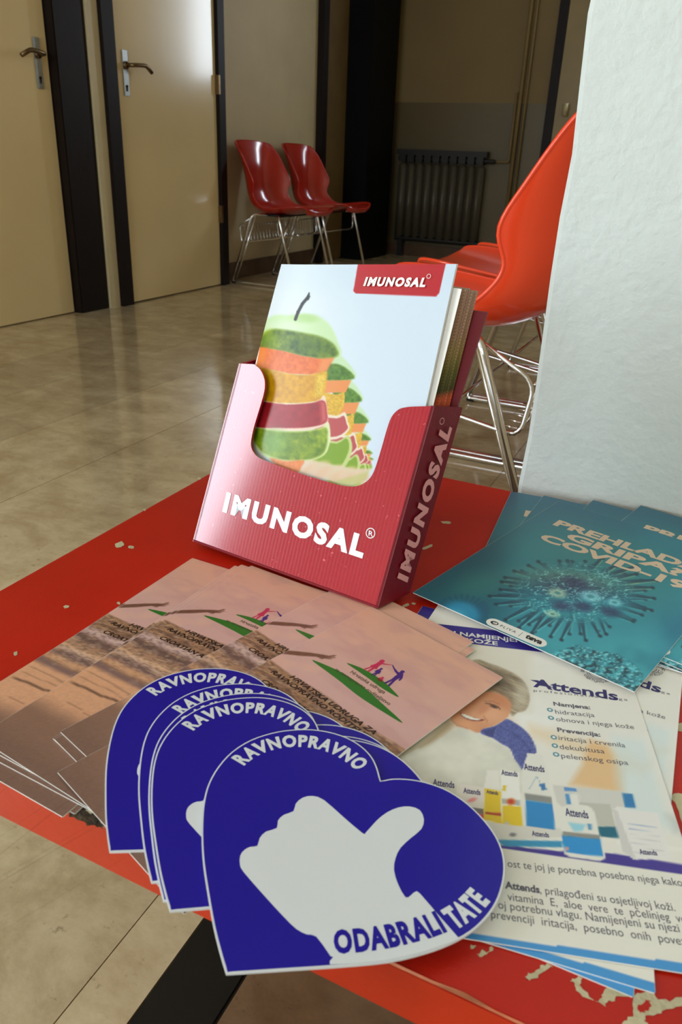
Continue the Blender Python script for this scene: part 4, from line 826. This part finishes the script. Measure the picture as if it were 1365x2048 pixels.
def panel(name, P, thick, mat, parent, flipn=None):      # a thick panel from a planar 3D outline
    P = np.array(P); n = len(P); c = P.mean(0); N = np.zeros(3)
    for i in range(n): N += np.cross(P[i-1]-c, P[i]-c)
    N /= np.linalg.norm(N); ex = P[1]-P[0]; ex /= np.linalg.norm(ex); ey = np.cross(N, ex)
    Q = [Vector(((p-P[0])@ex, (p-P[0])@ey, 0)) for p in P]; tr = tessellate_polygon([Q]); T_ = thick if np.ndim(thick) else N*thick
    vs = list(P)+list(P+T_); fs = [(i, (i+1) % n, n+(i+1) % n, n+i) for i in range(n)]
    for t in tr: fs.append(tuple(t)); fs.append(tuple(n+i for i in reversed(t)))
    me = mesh(name, vs, fs); bm = bmesh.new(); bm.from_mesh(me); bmesh.ops.recalc_face_normals(bm, faces=bm.faces[:]); bm.to_mesh(me); bm.free()
    return link(name, me, parent, mat)
nfl = np.array(RI)[:3, :3]@NF                             # box-local front normal
fpan = panel('front_panel', front, -nfl*tk, M_card, bx)
BR = bl(tab(820, 1186, BZ)); TR = fp((926, 815), BD-.001); FR, FTR = front[1], front[2]
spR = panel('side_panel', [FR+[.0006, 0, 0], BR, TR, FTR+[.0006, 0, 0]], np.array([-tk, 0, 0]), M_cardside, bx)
BL_ = front[0]+np.array([0, BD, 0]); FTL = front[-1]; TL_ = FTL+np.array([0, BD, 0])
panel('side_panel', [front[0]-[.0006, 0, 0], BL_, TL_, FTL-[.0006, 0, 0]], np.array([tk, 0, 0]), M_card, bx)
upl = np.array(RI)[:3, :3]@UP
bt = bl(onplane(975, 625, A0+Nn*BD, NF)); hb = (bt-[0, BD, 0])@upl/(upl@upl)
b0, b1 = np.array([.001, BD, 0]), np.array([BW-.001, BD, 0]); panel('back_panel', [b0, b1, [bt[0], bt[1], bt[2]], [.004, bt[1], bt[2]]], np.array([0, .002, 0]), M_cardin, bx)
panel('bottom_panel', [front[0], front[1], b1, b0], np.array([0, 0, .0015]), M_cardin, bx)
# folded easel strut at the back that keeps it leaning
zs = TZ-A0[2]
ms = b0*.5+b1*.5+upl*.13; panel('easel_strut', [ms+[-.03, 0.003, 0], ms+[.03, 0.003, 0], [BW/2+.03, BD+.075, zs+.0005], [BW/2-.03, BD+.075, zs+.0005]], np.array([0, .0018, 0]), M_cardin, bx)
# printing on the front and the side
def ink(name, txts, map3, nrm, mat, parent, **kw):
    mb = MB()
    for txt, p0, p1, h0, bold, shear in txts:
        V, Fc, W = glyphs(txt, bold, shear, 1.25 if bold > .05 else 1.0); P0, P1, Hh = map3(p0), map3(p1), map3(h0)-map3(p0)
        mb.add([tuple(P0+(P1-P0)*(x/W)+Hh*y+nrm*.0003) for x, y in V], Fc)
    return link(name, mb.done(name), parent, mat, **kw)
def circ(map3, c, r, w, nrm, n=20):
    C = map3(c); ax = map3((c[0]+r, c[1]))-C; ay = nrm/np.linalg.norm(nrm); ay = np.cross(ay, ax); vs = []; fs = []
    for k in range(n):
        t = 2*math.pi*k/n
        for q in (1, 1-w): vs.append(tuple(C+(ax*math.cos(t)+ay*math.sin(t))*q+nrm*.0003))
    for k in range(n): a = 2*k; b = 2*((k+1) % n); fs.append((a, b, b+1, a+1))
    return vs, fs
M_logo = plain('pale_blue_white_ink', srgb(232, 238, 244), .35, var=.02)
ink('front_lettering', [('IMUNOSAL', k3(163, 1134), k3(770, 1337), k3(183, 1048), .055, 0)], fp, nfl, M_logo, fpan)
v_, f_ = circ(fp, k3(806, 1227), 9.5, .16, nfl); link('registered_mark', mesh('registered_mark', v_, f_), fpan, M_logo)
ink('registered_letter', [('R', k3(797, 1237), k3(816, 1243), k3(799, 1215), .01, 0)], fp, nfl, M_logo, fpan)
Ns = np.cross(BR-FR, FTR-FR); Ns /= np.linalg.norm(Ns); Ns = Ns if Ns[0] > 0 else -Ns
FRw = np.array(RotB@Vector(FR+[.0006, 0, 0])); Nw = np.array(RotB.to_3x3()@Vector(Ns))
def sp(px): return bl(onplane(px[0], px[1], FRw, Nw))
M_side = plain('dull_pink_ink', srgb(214, 150, 150), .4, var=.03)
ink('side_lettering', [('IMUNOSAL', k3(962, 1440), k3(1156, 772), k3(918, 1420), .055, 0)], sp, Ns*2, M_side, spR)
v_, f_ = circ(sp, k3(1112, 741), 4.5, .2, Ns*2); link('registered_mark', mesh('registered_mark', v_, f_), spR, M_side)

# booklets: the front one stands higher, its cover bowed
def cover_off(a): return .0045+.007*np.exp(-np.maximum(a-.010, 0)/.018)
CA0, CA1 = .012, .1530
def cover_pt(a, b, d=0): return np.stack([a, cover_off(a)+d+b*math.sin(AL), b*math.cos(AL)], -1)
tl = fp((566, 528), .0112); tr = fp((914, 528), .0045); hgt_l = tl[2]/math.cos(AL); hgt_r = tr[2]/math.cos(AL); CA0, CA1 = tl[0], tr[0]
brr = fp((853, 808), .0045); bll = fp((510, 735), .0112)
def edge_a(b, right):               # booklet edges are slightly slanted inside the box
    if right: t = b/hgt_r; w = (hgt_r-b)/(hgt_r-brr[2]/math.cos(AL)); return CA1+(brr[0]-CA1)*w
    w = (hgt_l-b)/(hgt_l-bll[2]/math.cos(AL)); return CA0+(bll[0]-CA0)*w
bk = empty('product_booklet', label='front product booklet with stacked fruit cover, standing taller than the rest', cat='booklet', group='booklets in the dispenser'); bk.matrix_world = RotB
n, m = 250, 370; s_ = np.linspace(0, 1, n)[:, None]*np.ones((1, m)); t_ = np.ones((n, 1))*np.linspace(0, 1, m)[None]
top = hgt_l+(hgt_r-hgt_l)*s_; Bv = .006+(top-.006)*t_; Av = edge_a(Bv, False)*(1-s_)+edge_a(Bv, True)*s_
CV = cover_pt(Av, Bv); W = CV.reshape(-1, 3)@np.array(RotB.to_3x3()).T+np.array(RotB.translation); px, py = topx(W); px = px.reshape(n, m); py = py.reshape(n, m)
kf = lambda x, y: (500+x*.21978, 560+y*.21978)
def cover_art(X, Y):
    P = Paint(X, Y, (226, 238, 248)); P.mix(sst(760, 560, X)*.6, (240, 244, 244)); P.mix(sst(620, 540, Y)*.3, (214, 230, 244))
    wn = lambda a, b, s=14: fbm(a/s, b/s, 4)
    F_ = lambda L: [kf(*p) for p in L]
    # receding columns, farthest first
    def column(cx, w, top, hs, green, k):
        y = top; L, R = cx-w/2, cx+w/2
        if k < 8:
            P.poly(smooth_closed(F_([(cx-w*.35, y+hs*.1), (cx, y-hs*.1), (R-w*.28, y+hs*.12), (R-.05*w, y+hs*.5), (R+w*.08, y+hs*.95), (cx, y+hs*1.12), (L, y+hs)]), 3), (214, 236, 200), 2.5)
            P.poly(smooth_closed(F_([(L, y+hs*.45), (cx, y+hs*.36), (R-w*.15, y+hs*.62), (R+w*.04, y+hs*1.0), (cx, y+hs*1.1), (L, y+hs)]), 3), lambda a, b: np.array((112, 154, 40))+(wn(a, b, 5)[..., None]-.5)*70, 2.0)
        P.poly(F_([(L-w*.1, y+hs*1.1), (R-w*.05, y+hs*1.08), (R-w*.22, y+hs*1.62), (L-w*.1, y+hs*1.66)]), (242, 170, 104), 1)
        P.poly(smooth_closed(F_([(L-w*.1, y+hs*1.66), (cx, y+hs*1.72), (R-w*.26, y+hs*1.62), (R-w*.3, y+hs*2.3), (cx, y+hs*2.62), (L-w*.1, y+hs*2.5)]), 3), lambda a, b: np.array((232, 196, 70))+(wn(a, b, 3)[..., None]-.5)*50, 1)
        P.poly(smooth_closed(F_([(L-w*.1, y+hs*2.62), (cx, y+hs*2.66), (R-w*.25, y+hs*2.5), (R-w*.16, y+hs*2.9), (R-w*.12, y+hs*3.3), (cx, y+hs*3.7), (L-w*.1, y+hs*3.6)]), 3), (244, 232, 214), .8)
        P.poly(smooth_closed(F_([(L-w*.1, y+hs*2.75), (cx, y+hs*2.78), (R-w*.28, y+hs*2.66), (R-w*.2, y+hs*3.0), (R-w*.17, y+hs*3.25), (cx, y+hs*3.58), (L-w*.1, y+hs*3.5)]), 3), (206, 108, 108), .8)
        P.poly(smooth_closed(F_([(L-w*.1, y+hs*3.75), (cx, y+hs*3.8), (R-w*.14, y+hs*3.55), (R-w*.02, y+hs*4.1), (R-w*.18, y+hs*4.8), (cx, y+hs*5.1), (L-w*.3, y+hs*5.0)]), 3), (214, 224, 160), 1)
        P.poly(smooth_closed(F_([(L-w*.1, y+hs*3.85), (cx, y+hs*3.9), (R-w*.2, y+hs*3.66), (R-w*.12, y+hs*4.1), (R-w*.28, y+hs*4.7), (cx, y+hs*4.95), (L-w*.2, y+hs*4.9)]), 3), (154, 186, 50), 1)
    for k, (cx, w, top, hs) in enumerate(((1095, 50, 1610, 22), (1078, 66, 1540, 38), (1030, 130, 1370, 85), (975, 190, 1150, 145), (890, 240, 910, 190), (790, 300, 690, 205))): column(cx, w, top, hs, 0, k)
    P.poly(F_([(430, 1740), (560, 1640), (760, 1680), (960, 1720), (1110, 1720), (1060, 1830), (900, 1890), (640, 1800)]), (232, 226, 206), 2.5, .85)
    for cx, cy, r in ((520, 1690, 60), (640, 1720, 66), (780, 1750, 60), (900, 1760, 56), (1000, 1770, 50)): P.ell(*kf(cx, cy), r*.36, r*.22, (236, 214, 190), -.5, .3, .7); P.ell(*kf(cx+30, cy+40), r*.3, r*.15, (236, 200, 170), -.4, .5, .6)
    P.poly(F_([(780, 1830), (1080, 1740), (1060, 1810), (960, 1870), (880, 1880)]), (206, 212, 140), 2, .6)
    # main column
    P.poly(smooth_closed(F_([(60, 640), (90, 500), (130, 380), (230, 320), (360, 320), (480, 310), (580, 320), (690, 370), (760, 460), (800, 560), (830, 690), (660, 720), (350, 660)]), 3), (216, 238, 196), 3)
    P.ell(*kf(500, 350), 26, 9, (196, 226, 160), 0, .6, .8); P.ell(*kf(330, 430), 40, 14, (232, 244, 222), 0, .8, .7)
    P.poly(smooth_closed(F_([(60, 620), (110, 500), (200, 450), (320, 455), (470, 480), (620, 510), (730, 560), (785, 620), (800, 690), (660, 718), (480, 690), (280, 645), (80, 615)]), 3), lambda a, b: np.array((122, 150, 22))+(wn(a, b, 9)[..., None]-.5)*np.array((110, 90, 50)), 3)
    P.ell(*kf(560, 600), 34, 14, (84, 122, 22), .15, .9, .5); P.ell(*kf(180, 540), 16, 16, (176, 196, 60), 0, .9, .5)
    P.poly(F_([(30, 610), (110, 612), (300, 645), (480, 692), (640, 716), (765, 712), (700, 825), (560, 860), (380, 855), (180, 815), (20, 790)]), lambda a, b: np.array((238, 140, 66))+(wn(a, b, 5)[..., None]-.5)*34, 1.2)
    P.poly(F_([(660, 718), (765, 712), (700, 825), (610, 855)]), (246, 176, 116), 4, .8); P.poly(F_([(30, 610), (150, 620), (140, 800), (20, 790)]), (250, 166, 84), 8, .7)
    P.poly(smooth_closed(F_([(20, 790), (180, 815), (380, 858), (560, 862), (700, 830), (690, 960), (665, 1060), (560, 1110), (330, 1120), (100, 1090), (60, 900)]), 3), lambda a, b: np.array((228, 180, 22))+(wn(a, b, 7)[..., None]-.5)*np.array((40, 44, 30)), 1.4)
    P.poly(F_([(600, 870), (695, 840), (685, 960), (660, 1050), (590, 1070)]), lambda a, b: np.array((236, 206, 90))+(wn(a, b, 2.2)[..., None]-.5)*80, 4, .9); P.poly(F_([(30, 800), (200, 830), (180, 880), (60, 860)]), (236, 206, 110), 6, .6)
    P.poly(smooth_closed(F_([(60, 1110), (330, 1128), (560, 1112), (640, 1085), (665, 1050), (690, 1070), (706, 1180), (712, 1290), (660, 1335), (500, 1370), (250, 1370), (30, 1340)]), 3), (246, 226, 208), 1)
    P.poly(smooth_closed(F_([(60, 1118), (330, 1134), (560, 1120), (650, 1095), (690, 1120), (702, 1200), (704, 1280), (640, 1320), (480, 1345), (250, 1345), (30, 1325)]), 3), lambda a, b: np.array((184, 50, 62))+(wn(a, b, 12)[..., None]-.5)*30, 1.2)
    P.poly(F_([(640, 1100), (690, 1110), (706, 1280), (650, 1300)]), (232, 150, 140), 5, .7)
    P.poly(smooth_closed(F_([(30, 1345), (250, 1372), (500, 1372), (660, 1340), (715, 1290), (735, 1400), (725, 1500), (680, 1590), (560, 1640), (330, 1645), (150, 1610), (40, 1500)]), 3), (232, 240, 196), 1.2)
    P.poly(smooth_closed(F_([(30, 1352), (250, 1380), (500, 1380), (640, 1355), (700, 1350), (705, 1450), (690, 1540), (640, 1600), (520, 1634), (330, 1638), (180, 1600), (60, 1500)]), 3), lambda a, b: np.array((146, 172, 32))+(wn(a, b, 9)[..., None]-.5)*np.array((90, 70, 50)), 2.5)
    P.ell(*kf(230, 1480), 22, 24, (150, 190, 110), 0, .9, .7)
    P.poly(smooth_closed(F_([(180, 1620), (330, 1648), (490, 1640), (470, 1700), (430, 1750), (300, 1720)]), 3), lambda a, b: np.array((240, 160, 96))+(wn(a, b, 4)[..., None]-.5)*30, 2)
    P.curve(F_([(415, 358), (440, 290), (480, 215), (535, 150)]), 3.0, (44, 44, 40), .9); P.seg(kf(525, 170), kf(540, 120), 3.4, 1.4, (52, 48, 46), .8)
    # red name tab
    P.poly([(717, 525), (893, 525), (879, 586), (873, 593), (712, 587), (707, 582), (709, 572)], (206, 48, 62), .8)
    return P.C
picture('cover_picture', CV[:, ::-1].reshape(-1, 3), n, m, fl(cover_art(px, py)), M_gloss, bk, k=.80, g=1.35, smooth=True)
# body of the front booklet
nb = 40; sb = np.linspace(0, 1, nb); vs = []
for d in (.0004, .0022):
    for b in (.006, None):
        for q in sb:
            tt = hgt_l+(hgt_r-hgt_l)*q; bb = .006 if b else tt-.0002; a = edge_a(bb, False)*(1-q)+edge_a(bb, True)*q; vs.append(tuple(cover_pt(np.array(a), np.array(bb), d)))
fs = []
for i in range(nb-1): fs += [(i, nb+i, nb+i+1, i+1), (2*nb+i, 2*nb+i+1, 3*nb+i+1, 3*nb+i), (i, i+1, 2*nb+i+1, 2*nb+i), (nb+i, 3*nb+i, 3*nb+i+1, nb+i+1)]
fs += [(0, 2*nb, 3*nb, nb), (nb-1, 2*nb-1, 4*nb-1, 3*nb-1)]
link('page_block', mesh('page_block', vs, fs), bk, M_paper)
def cover_map(p):
    q = fp(p, .0045); return q-np.array([0, .0006, 0])
ink('cover_lettering', [('IMUNOSAL', k3(776, 156), k3(1044, 161), k3(784, 117), .055, .15)], cover_map, nfl, M_wht, bk)
v_, f_ = circ(cover_map, k3(1060, 114), 4.3, .2, nfl); link('registered_mark', mesh('registered_mark', v_, f_), bk, M_wht)
# the stack behind: thin booklets whose fore edges show
def edge_mat():
    M = Mat('booklet_fore_edge'); tc = M.node('ShaderNodeTexCoord'); sp_ = M.node('ShaderNodeSeparateXYZ'); M.link(tc.outputs['Object'], sp_.inputs[0]); r = M.node('ShaderNodeValToRGB'); mr = M.node('ShaderNodeMapRange'); mr.inputs['From Max'].default_value = .2
    M.link(sp_.outputs[2], mr.inputs[0]); M.link(mr.outputs[0], r.inputs[0]); cr = r.color_ramp
    for i, (p, c) in enumerate(((0, (190, 80, 50)), (.60, (222, 104, 60)), (.625, (84, 80, 34)), (.68, (116, 112, 50)), (.74, (164, 142, 84)), (.80, (182, 146, 118)), (1, (196, 160, 136)))):
        e = cr.elements[i] if i < 2 else cr.elements.new(p); e.position = p; e.color = srgb(*c)
    n = M.node('ShaderNodeTexWave', Scale=420.0, Distortion=.5); n.bands_direction = 'Y'; M.link(tc.outputs['Object'], n.inputs['Vector'])
    mp = M.node('ShaderNodeMapRange'); mp.inputs['To Min'].default_value = .6; mp.inputs['To Max'].default_value = 1.05; M.link(n.outputs[1], mp.inputs[0])
    mx = M.node('ShaderNodeMix'); mx.data_type = 'RGBA'; mx.blend_type = 'MULTIPLY'; mx.inputs[0].default_value = 1; M.link(r.outputs[0], mx.inputs[6]); M.link(mp.outputs[0], mx.inputs[7]); M.link(mx.outputs[2], M.b.inputs['Base Color']); M.b.inputs['Roughness'].default_value = .6; return M.m
M_fore = edge_mat()
R = random.Random(11); st = None; NB = 15
for i in range(NB):
    y = .0098+i*(.0212/NB); wd = .112; dd = .0212/NB-.0001; a1 = (.1500+.0004*i if i else .1515)+(.0012 if i in (5, 6, 10) else 0)+R.uniform(-.0003, .0003); hh = .2000-.0002*i-(.001 if i > 8 else 0)+R.uniform(-.0004, .0004); z0 = .012
    if i == 0: y = .0085
    sl = .0008
    vs = [(a1-wd, y+z0*math.tan(AL), z0), (a1+sl, y+z0*math.tan(AL), z0), (a1-sl*.2, y+hh*math.sin(AL), hh*math.cos(AL)), (a1-wd-sl*.3, y+hh*math.sin(AL), hh*math.cos(AL))]
    vs += [(a, b+dd, c) for a, b, c in vs]
    o = empty('product_booklet', label=('white-edged product booklet just behind the taller front one' if i == 0 else 'thin product booklet packed in the stack, only its brown page edge showing'), cat='booklet', group='booklets in the dispenser' if i == 0 else 'packed booklets showing only page edges'); o.matrix_world = RotB
    pb = link('page_block', mesh('page_block', vs, [(0, 1, 2, 3), (7, 6, 5, 4), (0, 4, 5, 1), (1, 5, 6, 2), (2, 6, 7, 3), (3, 7, 4, 0)]), o, M_fore)
    if i == 0:
        v2 = [np.array(v)-[0, .0007, 0] for v in vs[:4]]; v2 += [v+[0, .0005, 0] for v in v2]
        v2 = [v+([.0022, 0, 0] if k % 4 in (1, 2) else [0, 0, 0]) for k, v in enumerate(v2)]
        link('cover', mesh('cover', v2, [(0, 1, 2, 3), (7, 6, 5, 4), (0, 4, 5, 1), (1, 5, 6, 2), (2, 6, 7, 3), (3, 7, 4, 0)]), o, M_paper)
